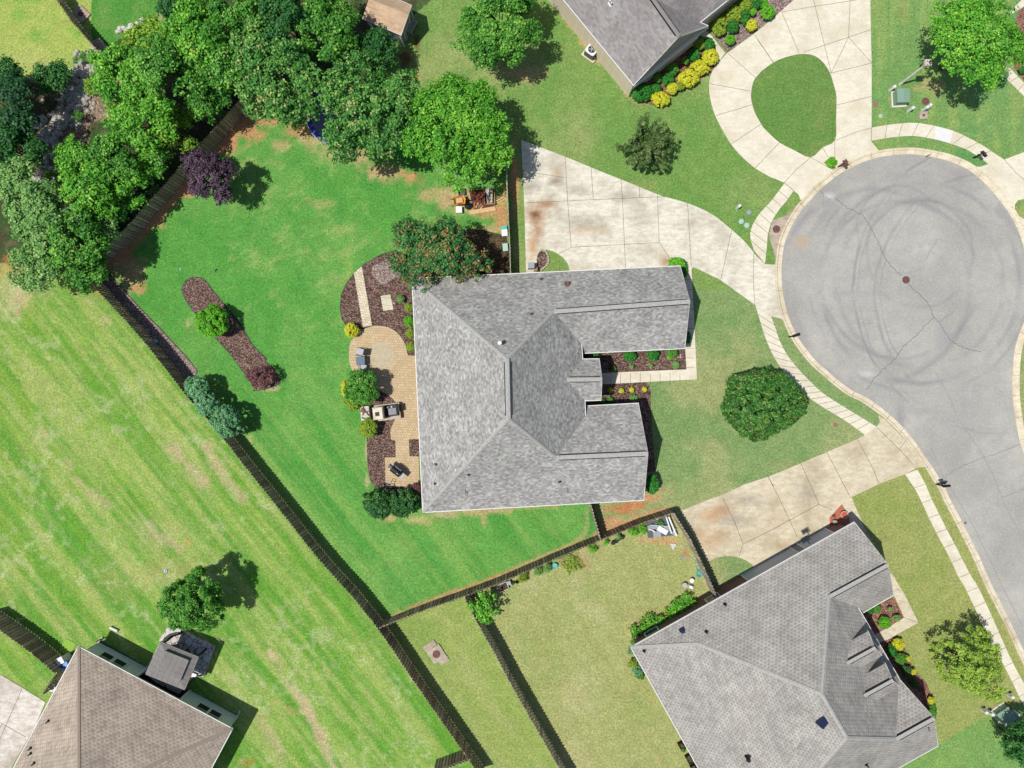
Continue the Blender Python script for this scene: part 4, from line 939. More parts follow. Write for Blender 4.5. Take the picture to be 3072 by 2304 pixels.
# ---- the south-east house
gi = G(2400, 2050)
HS = house('brick_house', 'grey dotted-shingle house with two dormers beside the lower driveway', 'house', 2400, 2050, gi)
w_, n_, pk, s_, sv, v_ = (1893.2, 1942.7, E), (2563.9, 1567.5, E), (2665, 1694, 178), (2681.4, 1784.3, E), (2587.4, 1838.9, E), (2574, 1822.6, 122)
T_, p1, p2, p3, p4 = (2488, 1790, 178), (2095, 1932, 147), (2467, 2084, 280), (2541.5, 2214, 280), (2688, 2217.6, 182)
k2, cN, cS, Sc, em = (2803, 2154, 182), (2697, 2036, 112), (2814, 2237.5, E), (2238, 2560, E), (2635, 1928, 120)
Bk1, Fk1, NF1, SF1, NV1, SV1 = (2540.4, 1989.7, 208), (2626, 1943, 208), (2604.7, 1893.9, 174), (2646, 1966, 178), (2542.5, 1927.5, 176), (2579.4, 2004, 180)
Bk2, Fk2, NF2, SF2, NV2, SV2 = (2592, 2087.4, 208), (2679, 2040, 208), (2656, 1989.7, 174), (2698.8, 2062, 178), (2594.6, 2024, 176), (2633.7, 2100, 180)
ts = roof_part(HS, [[w_, n_, pk, T_, p2, p1], [w_, p1, Sc], [p1, p2, Sc], [p2, p3, Sc], [T_, pk, s_, sv, v_], [p2, T_, v_, em, cN, p4, p3], [p4, cN, k2], [p3, p4, k2, cS, Sc]], M_ROOFSE)
roof_part(HS, [[Bk1, NV1, NF1, Fk1], [Bk1, Fk1, SF1, SV1]], M_ROOFSE, 'dormer_roof'); roof_part(HS, [[Bk2, NV2, NF2, Fk2], [Bk2, Fk2, SF2, SV2]], M_ROOFSE, 'dormer_roof')
for NF, FK, SF in ((NF1, Fk1, SF1), (NF2, Fk2, SF2)):
    a_, k_, b_ = GZ(*NF), GZ(*FK), GZ(*SF); back = (GZ(2540, 1990, 150) - GZ(2626, 1943, 150)); back.z = 0; back.normalize()
    e = (b_ - a_); e.z = 0; e.normalize(); a_ = a_ + e * .12 + back * .12; b_ = b_ - e * .12 + back * .12; k_ = (a_ + b_) / 2 + Vector((0, 0, (k_.z - a_.z) - .12))
    lo = Vector((0, 0, 1.1)); L_ = back * 1.6
    MB().add([a_ - lo, b_ - lo, b_ - Vector((0, 0, .08)), k_, a_ - Vector((0, 0, .08)), a_ - lo + L_, b_ - lo + L_, b_ - Vector((0, 0, .08)) + L_, k_ + L_, a_ - Vector((0, 0, .08)) + L_],
             [(0, 1, 2, 3, 4), (9, 8, 7, 6, 5), (0, 4, 9, 5), (1, 6, 7, 2)]).build('dormer_wall', M_SIDE, HS)
cap(HS, [T_, pk], .28, vent=True, lift=.05); cap(HS, [p4, k2], .28, vent=True, lift=.05); cap(HS, [Bk1, Fk1], .24, lift=.05, vent=True); cap(HS, [Bk2, Fk2], .24, lift=.05, vent=True)
for sg in ([w_, p1, p2], [p2, T_], [p2, p3], [p3, p4], [p3, Sc]): cap(HS, sg, .26)
beam(HS, [[w_, n_], [s_, sv], [v_, em, cN], [cS, Sc], [Sc, w_]], .11, .12, M_TRIM, 'gutter', dz=-.01)
beam(HS, [[n_, pk, s_], [cN, k2, cS], [NF1, Fk1, SF1], [NF2, Fk2, SF2]], .04, .18, M_TRIM, 'fascia', dz=-.005)
ws = walls(HS, [w_, n_, s_, sv, (2630, 1945, E), (2692, 2045, E), cS, Sc], 2.5, M_BRICK)
gable(HS, n_, pk, s_, M_SIDE); gable(HS, (2692, 2045, E), (2803, 2154, 176), cS, M_BRICK)
for (x, y, k, m_) in [(2174, 1813, 'pipe', M_BLACK), (2118, 1895, 'pipe', M_BLACK), (2048, 1894, 'box', M_SOLAR), (1932, 1952, 'pipe', M_BLACK), (2468, 2165, 'sky', M_SOLAR), (2598, 2293, 'pipe', M_BLACK), (2238, 2268, 'flue', M_BLACK)]:
    vent_pipe(HS, ts, x, y, k, m_, 1.1)
# garage doors in the north-west wall
e0, e1 = wpt(*n_), wpt(*w_); sA, sB = shift(e0, e1, .38)
for (u, wd) in ((.155, 3.0), (.335, 4.9)):
    window_on(HS, sA, sB, u, wd, 2.05, 1.05, name='garage_door', pm=M_GARAGE, mull=False)
for u in (.62, .9): window_on(HS, sA, sB, u, 1.0, 1.3, 1.4)

# ---- the south-west house
EW = 92
gi = G(240, 2450)
HW = house('brick_house', 'tan hip-roofed house in the lower left corner with grey-green walls', 'house', 300, 2300, gi)
nW, eW, aW, a2, wf, ef = (235, 1940.9, EW), (696.2, 2186.8, EW), (235, 2398, 254), (74, 2700, 254), (-160, 2680, EW), (302, 2925, EW)
tw = roof_part(HW, [[nW, eW, aW], [nW, aW, a2, wf], [eW, ef, a2, aW], [wf, a2, ef]], M_ROOFSW)
for sg in ([nW, aW], [eW, aW], [aW, a2]): cap(HW, sg, .26, M_CAPT)
beam(HW, [[nW, eW], [eW, ef], [wf, nW], [ef, wf]], .11, .12, M_TRIM, 'gutter', dz=-.01)
for (x, y) in ((146, 2163), (93, 2244), (93, 2260), (103, 2289)): vent_pipe(HW, tw, x, y, 'pipe', M_BLACK, 1.0)
q = inset([(GZ(*v).x, GZ(*v).y) for v in (nW, eW, ef, wf)], .42)
qs = [Vector(v) for v in q]; iN = min(range(4), key=lambda i: (qs[i] - Vector(wpt(*nW))).length); iE = min(range(4), key=lambda i: (qs[i] - Vector(wpt(*eW))).length)
Nw, Ew = qs[iN], qs[iE]; dn = (Ew - Nw).normalized(); inw = Vector((dn.y, -dn.x)); inw = inw if inw.dot(Vector((gi.x, gi.y)) - Nw) > 0 else -inw
rest = [qs[i] for i in range(4) if i not in (iN, iE)]; rest.sort(key=lambda v: (v - Ew).length)
LW = (Ew - Nw).length; a1 = Nw + dn * LW * .34; b1 = Nw + dn * LW * .665
MB().prism([tuple(v) for v in (Nw, a1, a1 + inw * 2.6, b1 + inw * 2.6, b1, Ew, rest[0], rest[1])], -.02, EW * S - .14).build('wall', M_BRICKG, HW)
for u in (.115, .205, .80, .885): window_on(HW, tuple(Ew), tuple(Nw), 1 - u, .86, 1.25, 1.45)
for v, nm in ((Nw, 1), (Ew, 2)):
    MB().tube([(v.x + dn.x * (-.1 if nm == 1 else .1), v.y + dn.y * (-.1 if nm == 1 else .1), 2.2), (v.x + dn.x * (-.1 if nm == 1 else .1), v.y, .25), (v.x - inw.x * .5, v.y - inw.y * .5, .08)], .045).build('downspout', M_TRIM, HW)
for sg in (a1, b1): MB().box((sg.x + dn.x * (.12 if sg is a1 else -.12), sg.y, 1.1), (.2, .2, 2.2), math.atan2(dn.y, dn.x)).build('porch_column', M_BRICKG, HW)
wf_ = MB().prism([tuple(a1), tuple(b1), tuple(b1 + inw * 2.6), tuple(a1 + inw * 2.6)], 0, .1).build('porch_floor', M_DECK, HW)

# ---- the north house
gi = G(1800, -80)
HN = house('brick_house', 'taupe-roofed house at the top with an air conditioner by its wall', 'house', 1850, 20, gi)
a0, a1_, K_, U_, b0 = (1600, -112, E), (1901.6, 255, E), (2037.2, 108.5, 196), (1890, -100, 196), (2124, 77.8, E)
Qn, Uv, q2, q3, q4 = (2098.7, 67, 105), (1961, -4, 190), (2182, 0, 105), (2330, -120, 105), (2120, -300, 230)
tn = roof_part(HN, [[a0, a1_, K_, U_], [K_, b0, Qn, Uv, U_], [Qn, q2, q3, q4, (1930, -60, 205), Uv], [U_, (1930, -60, 205), q4, (1500, -300, 120), a0]], M_ROOFN)
cap(HN, [K_, U_], .28, M_CAPN, vent=True, lift=.05); beam(HN, [[a0, a1_], [Qn, q2, q3], [b0, Qn]], .12, .12, M_TRIM, 'gutter', dz=-.01)
beam(HN, [[a1_, K_, b0]], .04, .18, M_TRIM, 'fascia', dz=-.005)
walls(HN, [a0, a1_, b0, Qn, q3, q4], 2.5, M_BRICKT, ins=.14); gable(HN, a1_, K_, b0, M_SIDE, back=.16)
beam(HN, [[(1901.6, 255, 98), (2124, 77.8, 98)]], .16, .12, M_TRIM, 'lower_trim', dz=-.1)
for (x, y) in ((1828, 10), (1832, 16)): vent_pipe(HN, tn, x, y, 'pipe', M_WHITE, 1.0)
q = G2(t(1520, 0, 1030, 720)[0]); MB().tube([(q.x + .1, q.y + .3, 2.3), (q.x, q.y, .2), (q.x - .5, q.y - .5, .06)], .045).build('downspout', M_TRIM, HN)

# ---- garden shed
gi = G(1160, 40)
SH = house('garden_shed', 'tan-roofed garden shed among the trees at the top edge', 'shed', 1160, 50, gi)
c1, c2, ck, c3, r0, c4 = (1087.3, 54.2, 78), (1203, 104.9, 78), (1224, 45, 108), (1234.5, 16, 78), (1107, -4.3, 108), (1118, -34, 78)
roof_part(SH, [[c1, c2, ck, r0], [r0, ck, c3, c4]], M_ROOFSHED); beam(SH, [[c1, c2], [c3, c4]], .06, .1, M_TRIM, 'fascia', dz=-.005); beam(SH, [[c2, ck, c3]], .05, .12, M_TRIM, 'rake_trim', dz=-.005)
wsx = walls(SH, [c1, c2, c3, c4], 1.85, M_SIDE, ins=.16); gable(SH, c2, ck, c3, M_SIDE, back=.1)
e0, e1 = wpt(*c2), wpt(*c3); sA, sB = shift(e0, e1, .16); window_on(SH, sA, sB, .5, 1.1, 1.7, .92, out=.02, name='door', pm=M_SIDE)
for u in (.02, .98):
    d = (Vector(sB) - Vector(sA)).normalized(); v = Vector(sA).lerp(Vector(sB), u); MB().box((v.x + .02, v.y, .95), (.1, .1, 1.85), math.atan2(d.y, d.x)).build('corner_trim', M_TRIM, SH)

# ---- metal-roofed gazebo
gi = G(510, 1995)
GZB = house('gazebo', 'square gazebo with a two-tier grey metal roof on the flagstone patio', 'gazebo', 515, 1995, gi)
def tz(x, y, z): a_ = t(0, 1704, x, y)[0]; return (a_[0], a_[1], z)
gc = [tz(1330, 615, 88), tz(1645, 740, 88), tz(1530, 1010, 88), tz(1208, 880, 88)]; cx_, cy_ = tz(1428, 812, 88)[:2]
mid = [(x + (cx_ - x) * .46, y + (cy_ - y) * .46, 99) for x, y, z in gc]
r1_, r2_ = tz(1372, 832, 108), tz(1424, 852, 108)
a = NT('gazebo_metal', .8, .1); uv = a.uv(); sx = a.n('ShaderNodeSeparateXYZ'); a.put(sx.inputs[0], uv)
fr = a.math('FRACT', a.math('DIVIDE', sx.outputs[0], .42)); M_GZ = a.base(a.mix(a.rng(fr, .10, .03), a.ramp(a.noise(a.pos(), 1.2, 4), (.3, L(130, 125, 120)), (.7, L(146, 141, 136))), L(104, 100, 98)))
roof_part(GZB, [[gc[0], gc[1], mid[1], mid[0]], [gc[1], gc[2], mid[2], mid[1]], [gc[2], gc[3], mid[3], mid[2]], [gc[3], gc[0], mid[0], mid[3]]], M_GZ, 'lower_roof', .03)
up = [(x + (cx_ - x) * .38, y + (cy_ - y) * .38, 104) for x, y, z in gc]
roof_part(GZB, [[up[0], up[1], r2_, r1_], [up[1], up[2], r2_], [up[2], up[3], r1_, r2_], [up[3], up[0], r1_]], M_GZ, 'upper_roof', .03)
beam(GZB, [[up[0], up[1], up[2], up[3], up[0]]], .05, .14, M_DGREY, 'upper_rim', dz=.0)
beam(GZB, [[gc[0], gc[1], gc[2], gc[3], gc[0]]], .06, .12, M_DGREY, 'rim', dz=.0)
for x, y, z in gc:
    q = GZ(x + (cx_ - x) * .1, y + (cy_ - y) * .1, 80); MB().box((q.x, q.y, q.z / 2), (.12, .12, q.z)).build('post', M_BLACK, GZB)

# ---------------------------------------------------------------- fences
def fence(label, px_base, mats, hgt=1.83, group=None, pitch=.26, bw=.165):
    P_ = [Vector(q) for q in W(px_base)]
    root = thing('wooden_fence', label, 'fence', (P_[0].x, P_[0].y, 0), world=True, group=group)
    rg_ = random.Random(int(px_base[0][0])); V = []; F = []; rails = MB(); tot = 0
    Ls = [0]
    for i in range(len(P_) - 1): Ls.append(Ls[-1] + (P_[i + 1] - P_[i]).length)
    def at(d):
        j = 0
        while j < len(P_) - 2 and Ls[j + 1] < d: j += 1
        u = min(1, (d - Ls[j]) / max(1e-6, Ls[j + 1] - Ls[j])); return P_[j].lerp(P_[j + 1], u), (P_[j + 1] - P_[j]).normalized()
    npost = max(1, round(Ls[-1] / 2.44)); pp = [at(Ls[-1] * i / npost) for i in range(npost + 1)]
    for (q, d) in pp: MB().box((q.x, q.y, hgt * .49), (.09, .09, hgt * .98), math.atan2(d.y, d.x)).build('post', mats, root)
    for (qa, da), (qb, db) in zip(pp[:-1], pp[1:]):
        d = (qb - qa); rz = math.atan2(d.y, d.x)
        for z in (.3, .95, 1.55): rails.box(((qa.x + qb.x) / 2, (qa.y + qb.y) / 2, z), (d.length, .03, .09), rz)
        n = max(2, round(d.length / (pitch / 2))); e = d.normalized(); s_ = Vector((-e.y, e.x))
        for i in range(n):
            c_ = qa.lerp(qb, (i + .5) / n) + s_ * (.03 if i % 2 else -.03); h = hgt + rg_.uniform(-.03, .03); wv = bw / 2 * rg_.uniform(.93, 1.05); tw = rg_.uniform(-.012, .012)
            b = len(V)
            for sg in (-1, 1):
                o_ = s_ * sg * .009
                for (u, z) in ((-wv, .04), (wv, .04), (wv, h - .05), (wv * .5, h), (-wv * .5, h), (-wv, h - .05)):
                    v = c_ + e * u + o_ + s_ * tw * (z / hgt); V.append((v.x, v.y, z))
            F += [tuple(b + i_ for i_ in (5, 4, 3, 2, 1, 0)), tuple(b + 6 + i_ for i_ in range(6))] + [(b + i_, b + (i_ + 1) % 6, b + 6 + (i_ + 1) % 6, b + 6 + i_) for i_ in range(6)]
    rails.build('rails', mats, root); mk('boards', V, F, mats, root)
    return root
FG = 'wooden fences round the gardens'
fence('long dark wooden fence running diagonally between the striped field and the green yard', F2B, M_FENCE, group=FG)
fence('brown wooden fence behind the purple-leaved tree at the edge of the woods', F1B, M_FENCE, group=FG)
fence('wooden fence between the green yard and the narrow strip with the manhole', base_of(F3A), M_FENCE, 1.75, group=FG)
fence('wooden fence lined with potted plants between the green yard and the olive lawn', base_of(F3B), M_FENCE, group=FG)
fence('short wooden fence from the big house corner to the potted-plant fence', base_of(t(1520, 1140, 690, 1005, 735, 1180, 782, 1330)), M_FENCEL, 1.7, group=FG)
fence('wooden fence with a white scrap pile in its corner, beside the stained driveway', base_of(t(1520, 1140, 1392, 1113, 1520, 1315, 1635, 1555) + t(1520, 1704, 1690, 110, 1742, 238)), M_FENCEL, group=FG)
fence('pale wooden fence dividing the narrow strip from the olive back garden', base_of(F6T), M_FENCEL, group=FG)
fence('wooden fence along the left edge of the rust-stained driveway', [(1519, 480), (1520, 540), (1523, 610), (1527, 700), (1531, 775), (1532, 838)], M_FENCEL, 1.6, group=FG)
fence('dark wooden fence at the lower left reaching the tan house bins', [(a_[0], a_[1]) for a_ in base_of(t(0, 1704, -160, 410, 0, 520, 180, 640, 300, 740, 450, 872))], M_FENCE, group=FG)
fence('short dark gate panel tight against the tan house', base_of(t(0, 1704, 465, 872, 350, 1048)), M_FENCE, group=FG)
fence('fence at the top left casting a broad shadow over a utility slab', base_of(t(0, 0, 400, -110, 475, 10, 580, 160, 690, 310, 785, 392)), M_FENCE, group=FG)
fence('short fence piece at the very bottom meeting the long diagonal fence', base_of(t(760, 1704, 1500, 1700, 1625, 1655, 1792, 1592)), M_FENCE, group=FG)
# ---------------------------------------------------------------- plants
def crown_arrays(rx, ry, hz, cov, leaf, cr, seed, mode='round', low=-.3, rough=.16, inner=.25, density=1.0):
    R = np.random.default_rng(seed)
    rm = (rx + ry) / 2
    area = math.pi * rx * ry; la = .5 * leaf * leaf * .72
    n = int(cov * area / la); n = max(160, min(n, 34000))
    if mode == 'spiky':
        nb = 46; per = 9; cl = []
        for b in range(nb):
            q = R.uniform(0, 2 * math.pi); el_ = R.uniform(.05, 1.25); Lb = R.uniform(.8, 1.08)
            for k in range(per):
                u = (k + 1) / per; cl.append((math.cos(q) * math.cos(el_) * u * Lb, math.sin(q) * math.cos(el_) * u * Lb, (math.sin(el_) * u * Lb) - .25 + .3 * u * u))
        cl = np.array(cl); cl += R.normal(0, .03, cl.shape)
    elif mode == 'lobes':
        lr = max(.5, .36 * rm); nl = int(7 + 7.5 * (rm / lr) ** 2 / 4)
        d = R.normal(size=(nl * 5, 3)); d /= np.linalg.norm(d, axis=1)[:, None]; d = d[d[:, 2] > -.15][:nl]
        lc = d * np.array([rx, ry, hz]) * (1 - lr / rm * .8) * R.uniform(.75, 1.12 + rough * .5, len(d))[:, None]; ls = lr * R.uniform(.6, 1.15, len(d))
        pc = max(10, int(2.6 * (lr / cr) ** 2)); cl = []; bl = []
        for q in range(len(lc)):
            e = R.normal(size=(pc * 3, 3)); e /= np.linalg.norm(e, axis=1)[:, None]; e = e[e[:, 2] > -.25][:pc]
            cl.append(lc[q] + e * ls[q] * R.uniform(.55, 1.05, len(e))[:, None] * np.array([1, 1, .8])); bl.append(np.full(len(e), R.normal(0, .1)))
        cl = np.concatenate(cl) / np.array([rx, ry, hz]); lob = np.concatenate(bl)
    else:
        nc = max(14, int(density * 3.4 * (rx * ry) / (cr * cr)))
        d = R.normal(size=(nc * 4, 3)); d /= np.linalg.norm(d, axis=1)[:, None]; d = d[d[:, 2] > low][:nc]
        ang = np.arctan2(d[:, 1], d[:, 0]); ph = R.uniform(0, 6.28, 5); am = R.uniform(.4, 1, 5)
        mod = 1 + rough * sum(am[k] * np.sin(ang * (k + 2) + ph[k] + d[:, 2] * 2) for k in range(5)) / 2.2
        f = R.uniform(.82, 1.0, len(d)); inn = R.uniform(size=len(d)) < inner; f[inn] = R.uniform(.25, .7, inn.sum())
        cl = d * (f * mod)[:, None] * (1 - min(.3, cr / rm * .55))
    nc = len(cl); sz = R.uniform(.6, 1.4, nc); bias = R.normal(0, .1, nc) + (lob if mode == 'lobes' else 0)
    w_ = sz ** 2; ci_ = R.choice(nc, n, p=w_ / w_.sum())
    d = R.normal(size=(n, 3)); d /= np.linalg.norm(d, axis=1)[:, None]; d[:, 2] = np.where(d[:, 2] < -.35, -d[:, 2], d[:, 2])
    rr_ = cr * sz[ci_] * R.uniform(.25, 1.15, n) ** .8
    P_ = cl[ci_] * np.array([rx, ry, hz]) + d * rr_[:, None] * np.array([1, 1, .8])
    out = cl[ci_] * .5 + d * .7 + R.normal(0, .55, (n, 3)); out[:, 2] += .5; out /= np.linalg.norm(out, axis=1)[:, None]
    rv = R.normal(size=(n, 3)); tx = np.cross(out, rv); tx /= np.linalg.norm(tx, axis=1)[:, None]; ty = np.cross(out, tx)
    l = (leaf * R.uniform(.7, 1.3, n))[:, None]; wv = l * .36; l = l * .5
    V = np.stack([P_ + tx * l, P_ + ty * wv + out * l * .15, P_ - tx * l, P_ - ty * wv + out * l * .15], 1).reshape(-1, 3)
    F = np.arange(n * 4).reshape(-1, 4)
    c0 = np.clip(.42 + bias[ci_] + R.normal(0, .22, n), 0, 1); c1 = R.uniform(0, 1, n) * .5 + (R.uniform(0, 1, nc)[ci_] * .5) + np.where(rr_ > cr * sz[ci_] * .9, .08, 0)
    at = np.repeat(np.stack([c0, np.clip(c1, 0, 1), np.zeros(n)], 1), 4, axis=0)
    return V, F, at, cl
def plant(name, label, cat, pt, rp, zc, kind, hz=.8, leaf=.22, cr=.5, cov=3.4, seed=1, group=None, mode='round', trunk=True, rot=0.0, low=-.3, rough=.16, inner=.25, part='crown', density=1.0):
    rx, ry = (rp if isinstance(rp, tuple) else (rp, rp)); k = 1 - zc / H
    rx *= S * k; ry *= S * k; g_ = G(pt[0], pt[1], zc); base = Vector((g_.x, g_.y, 0))
    hzm = hz * (rx + ry) / 2
    V, F, at, cl = crown_arrays(rx, ry, hzm, cov, leaf, cr, seed, mode, low, rough, inner, density)
    if rot: ca, sa = math.cos(rot), math.sin(rot); V[:, :2] = V[:, :2] @ np.array([[ca, sa], [-sa, ca]])
    V[:, 2] += zc; V[:, 2] = np.maximum(V[:, 2], .03 + np.abs(V[:, 2]) * .02)
    if not trunk:
        ob = bpy.data.objects.new(name, npmesh(name, V, F, LF[kind], {'lv': at})); C.objects.link(ob); ob.location = base
        return tag(ob, label, cat, group)
    root = thing(name, label, cat, base, group=group)
    ob = bpy.data.objects.new(part, npmesh(part, V, F, LF[kind], {'lv': at})); C.objects.link(ob); ob.parent = root
    mb = MB(); rg_ = random.Random(seed); r0 = max(.05, rx * .045)
    mb.tube([(0, 0, 0), (rg_.uniform(-.1, .1), rg_.uniform(-.1, .1), zc * .5), (rg_.uniform(-.15, .15), 0, zc * 1.05)], r0, 8, r0 * .5)
    for q in cl[:: max(1, len(cl) // 9)][:9]:
        mb.tube([(0, 0, zc * .45), (q[0] * rx * .45, q[1] * ry * .45, zc * .75 + q[2] * hzm * .3), (q[0] * rx * .9, q[1] * ry * .9, zc + q[2] * hzm * .85)], r0 * .45, 6, r0 * .12)
    mb.build('trunk', M_BARK, root)
    return root
WG = 'trees of the wood in the upper left'
woods = [ # px, py, r, zc, kind, label
 (38, 335, 106, 3.0, 'deep', 'darkest tree at the left edge above the creek rocks'),
 (165, 238, 52, 1.8, 'dark', 'small dark tree at the lower edge of the top left lawn'),
 (25, 225, 42, 2.2, 'dark', 'dark bushy tree cut by the left edge under the top left lawn'),
 (45, 455, 92, 3.8, 'dark', 'dark green tree at the left edge beside the bottom of the creek'),
 (80, 590, 98, 4.2, 'light', 'pale green tree at the left edge above the dry field'),
 (150, 665, 108, 4.4, 'light', 'broad pale green tree hanging over the dry field'),
 (232, 715, 104, 4.2, 'mid', 'tree over the upper end of the long diagonal fence'),
 (287, 676, 70, 3.2, 'light', 'light tree touching the corner where two fences meet'),
 (128, 795, 84, 3.4, 'light', 'lowest pale tree at the left reaching into the field'),
 (262, 800, 72, 3.0, 'mid', 'tree at the lowest tip of the wood above the long fence'),
 (232, 476, 58, 3.4, 'bright', 'bright tree right beside the creek rocks'),
 (338, 478, 78, 4.4, 'mid', 'tree in the middle of the wood, right of the creek'),
 (268, 560, 92, 4.6, 'bright', 'bright spreading tree in the lower middle of the wood'),
 (375, 542, 86, 3.2, 'bright', 'bright tree just above the brown fence, left of the purple tree'),
 (335, 628, 58, 2.7, 'mid', 'tree whose twigs overhang the brown fence boards'),
 (526, 400, 74, 2.8, 'feather', 'feathery yellow-green tree above the purple tree'),
 (440, 360, 98, 5.2, 'bright', 'tall bright tree in the heart of the wood'),
 (390, 232, 104, 5.0, 'bright', 'bright round tree right of the creek headwall'),
 (525, 225, 106, 5.6, 'mid', 'large mid green tree in the centre of the wood'),
 (468, 156, 84, 4.4, 'feather', 'yellow-green tree below the pale boulders'),
 (600, 125, 104, 5.6, 'bright', 'bright tree near the top of the wood'),
 (632, 278, 80, 3.6, 'mid', 'glossy tree over the upper end of the brown fence'),
 (560, 20, 80, 4.8, 'dark', 'dark tree at the top edge right of the clay patch'),
 (715, 30, 92, 5.4, 'mid', 'tree cut by the top edge in the middle of the wood'),
 (855, 250, 132, 5.2, 'maple', 'large yellow-tipped tree left of the trampoline'),
 (800, 150, 96, 5.8, 'maple', 'yellow-tipped tree behind the largest lawn-edge trees'),
 (982, 100, 96, 5.0, 'mid', 'rounded green tree left of the shed roof'),
 (865, 60, 88, 5.6, 'dark', 'dark tree at the top edge left of the shed'),
 (940, 15, 70, 5.0, 'mid', 'green tree touching the top edge near the shed'),
 (1122, 150, 68, 3.0, 'dark', 'dark fine-leaved tree overlapping the lower edge of the shed roof'),
 (1108, 345, 158, 4.4, 'maple', 'big yellow-tipped tree over the blue trampoline'),
 (700, 200, 80, 5.4, 'mid', 'tree filling the gap between the fence end and the yellow-tipped trees'),
 (468, 476, 56, 2.7, 'mid', 'small shaded tree between the yellow-green tree and the fence'),
]
for i, (x, y, r, z, kd, lb) in enumerate(woods):
    plant('deciduous_tree', lb, 'tree', (x, y), r, z * .85, kd, hz=.7, leaf=.19 if r > 80 else .17, cr=.3, cov=6.0, mode='lobes', seed=100 + i, group=WG, rough=.3)
plant('deciduous_tree', 'large round bright green tree beside the logs and wheelbarrow', 'tree', (1366, 403), 170, 4.0, 'bright', .72, .18, .34, 7, 201, mode='lobes', rough=.1, inner=.3)
plant('deciduous_tree', 'big round tree cut by the top edge between the shed and the taupe house', 'tree', (1497, 70), 134, 3.6, 'mid', .8, .17, .3, 7, 202, mode='lobes', rough=.2)
plant('crepe_myrtle', 'tree with orange blossom tips overhanging the big house corner', 'tree', (1312, 756), (138, 110), 3.4, 'crepe', .7, .15, .24, 6, 206, mode='lobes', rough=.36, inner=.3)
plant('purple_leaf_tree', 'small purple-leaved tree beside the brown fence', 'tree', (645, 545), 72, 2.7, 'purple', .8, .13, .2, 7, 207, mode='lobes', rough=.35)
plant('purple_leaf_tree', 'smaller purple-leaved tree overlapping the fence boards', 'tree', (592, 492), 44, 2.7, 'purple', .8, .14, .2, 6, 208, rough=.3)
plant('crepe_myrtle', 'dark spiky tree standing alone on the north lawn', 'tree', (1930, 437), 86, 1.8, 'spruce', .7, .15, .17, 7, 209, mode='spiky')
plant('deciduous_tree', 'bright tree beside the lamp post in the upper right', 'tree', (2925, 130), 140, 4.0, 'bright', .8, .16, .3, 6.5, 210, mode='lobes', rough=.26)
plant('magnolia_tree', 'dense round dark tree on the front lawn by the pavement', 'tree', (2287, 1210), (130, 104), 1.8, 'magn', .6, .15, .2, 10, 211, rough=.1, density=1.3, inner=.12)
plant('deciduous_tree', 'round tree standing alone in the striped field', 'tree', (583, 1800), 92, 2.9, 'mid', .95, .14, .25, 9, 212, rough=.2, inner=.2)
plant('young_tree', 'airy yellow-green young tree on the lower right lawn', 'tree', (2912, 1990), 100, 2.4, 'airy', .75, .13, .22, 3.6, 213, rough=.32)
plant('deciduous_tree', 'dark tree cut by the lower right corner', 'tree', (3072, 2235), 68, 2.6, 'dark', .9, .16, .28, 6, 214, rough=.25)
plant('fig_bush', 'bright green bush straddling the junction of the two lower fences', 'bush', t(760, 1704, 1915, 320)[0], (38, 52), 1.5, 'bright', .7, .18, .24, 3.6, 215, rough=.35, rot=.2)
# shrubs
SG = 'garden shrubs'
def shrub(label, x, y, r, kind, h=None, **k):
    rm = (sum(r) / 2 if isinstance(r, tuple) else r) * S
    h = rm * .55 if h is None else h
    a_ = dict(hz=.9, leaf=max(.04, min(.11, rm * .12)), cr=max(.05, rm * .13), cov=9.0, trunk=False, low=-.1, rough=.13, inner=.1, seed=int(x * 3 + y), group=SG); a_.update(k)
    return plant('shrub', label, 'shrub', (x, y), r, h, kind, **a_)
def T1(ox, oy, x, y): return t(ox, oy, x, y)[0]
shrub('round bright lime shrub in the long mulch bed', *T1(0, 570, 1770, 1095), 50, 'lime', 1.2, leaf=.13, cr=.14)
shrub('golden round shrub where the mulch meets the round patio', *T1(760, 570, 818, 1163), 22, 'yellow', .5)
shrub('leafy green shrub beside the patio chairs', *T1(760, 570, 905, 1640), 53, 'mid', 1.5, leaf=.13, cr=.18, rough=.14)
shrub('low chartreuse shrub between the leafy shrub and the log rack', *T1(760, 1140, 825, 180), 27, 'ygreen', .6)
shrub('yellow sliver of shrub at the left of the leafy patio shrub', *T1(760, 1140, 768, 70), (12, 28), 'yellow', .4)
shrub('round chartreuse shrub below the stone log rack', *T1(760, 1140, 958, 400), 29, 'ygreen', .75)
shrub('left half of the dark glossy hedge at the lower patio end', *T1(760, 1140, 1050, 1020), (52, 46), 'holly', 1.1, leaf=.13, cr=.17)
shrub('right half of the dark glossy hedge at the lower patio end', *T1(760, 1140, 1245, 1015), (50, 44), 'holly', 1.1, leaf=.13, cr=.17)
shrub('burgundy shrub squeezed between the glossy hedge and the house', *T1(760, 1140, 1355, 905), (16, 22), 'maroon', .6)
shrub('maroon spreading shrub at the lower end of the long mulch bed', *T1(760, 1140, 75, -30), (46, 34), 'maroon', .8, leaf=.12, cr=.2, rough=.3, cov=3.0, seed=77)
shrub('upper blue-green shrub leaning over the long fence', *T1(0, 1140, 1640, 65), (34, 42), 'blue', 1.5, rot=.8, leaf=.12, cr=.14)
shrub('middle blue-green shrub leaning over the long fence', *T1(0, 1140, 1725, 200), (34, 44), 'blue', 1.5, rot=.8, leaf=.12, cr=.14)
shrub('lowest and largest blue-green shrub by the long fence', *T1(0, 1140, 1890, 340), (44, 56), 'blue', 1.6, rot=.7, leaf=.12, cr=.14)
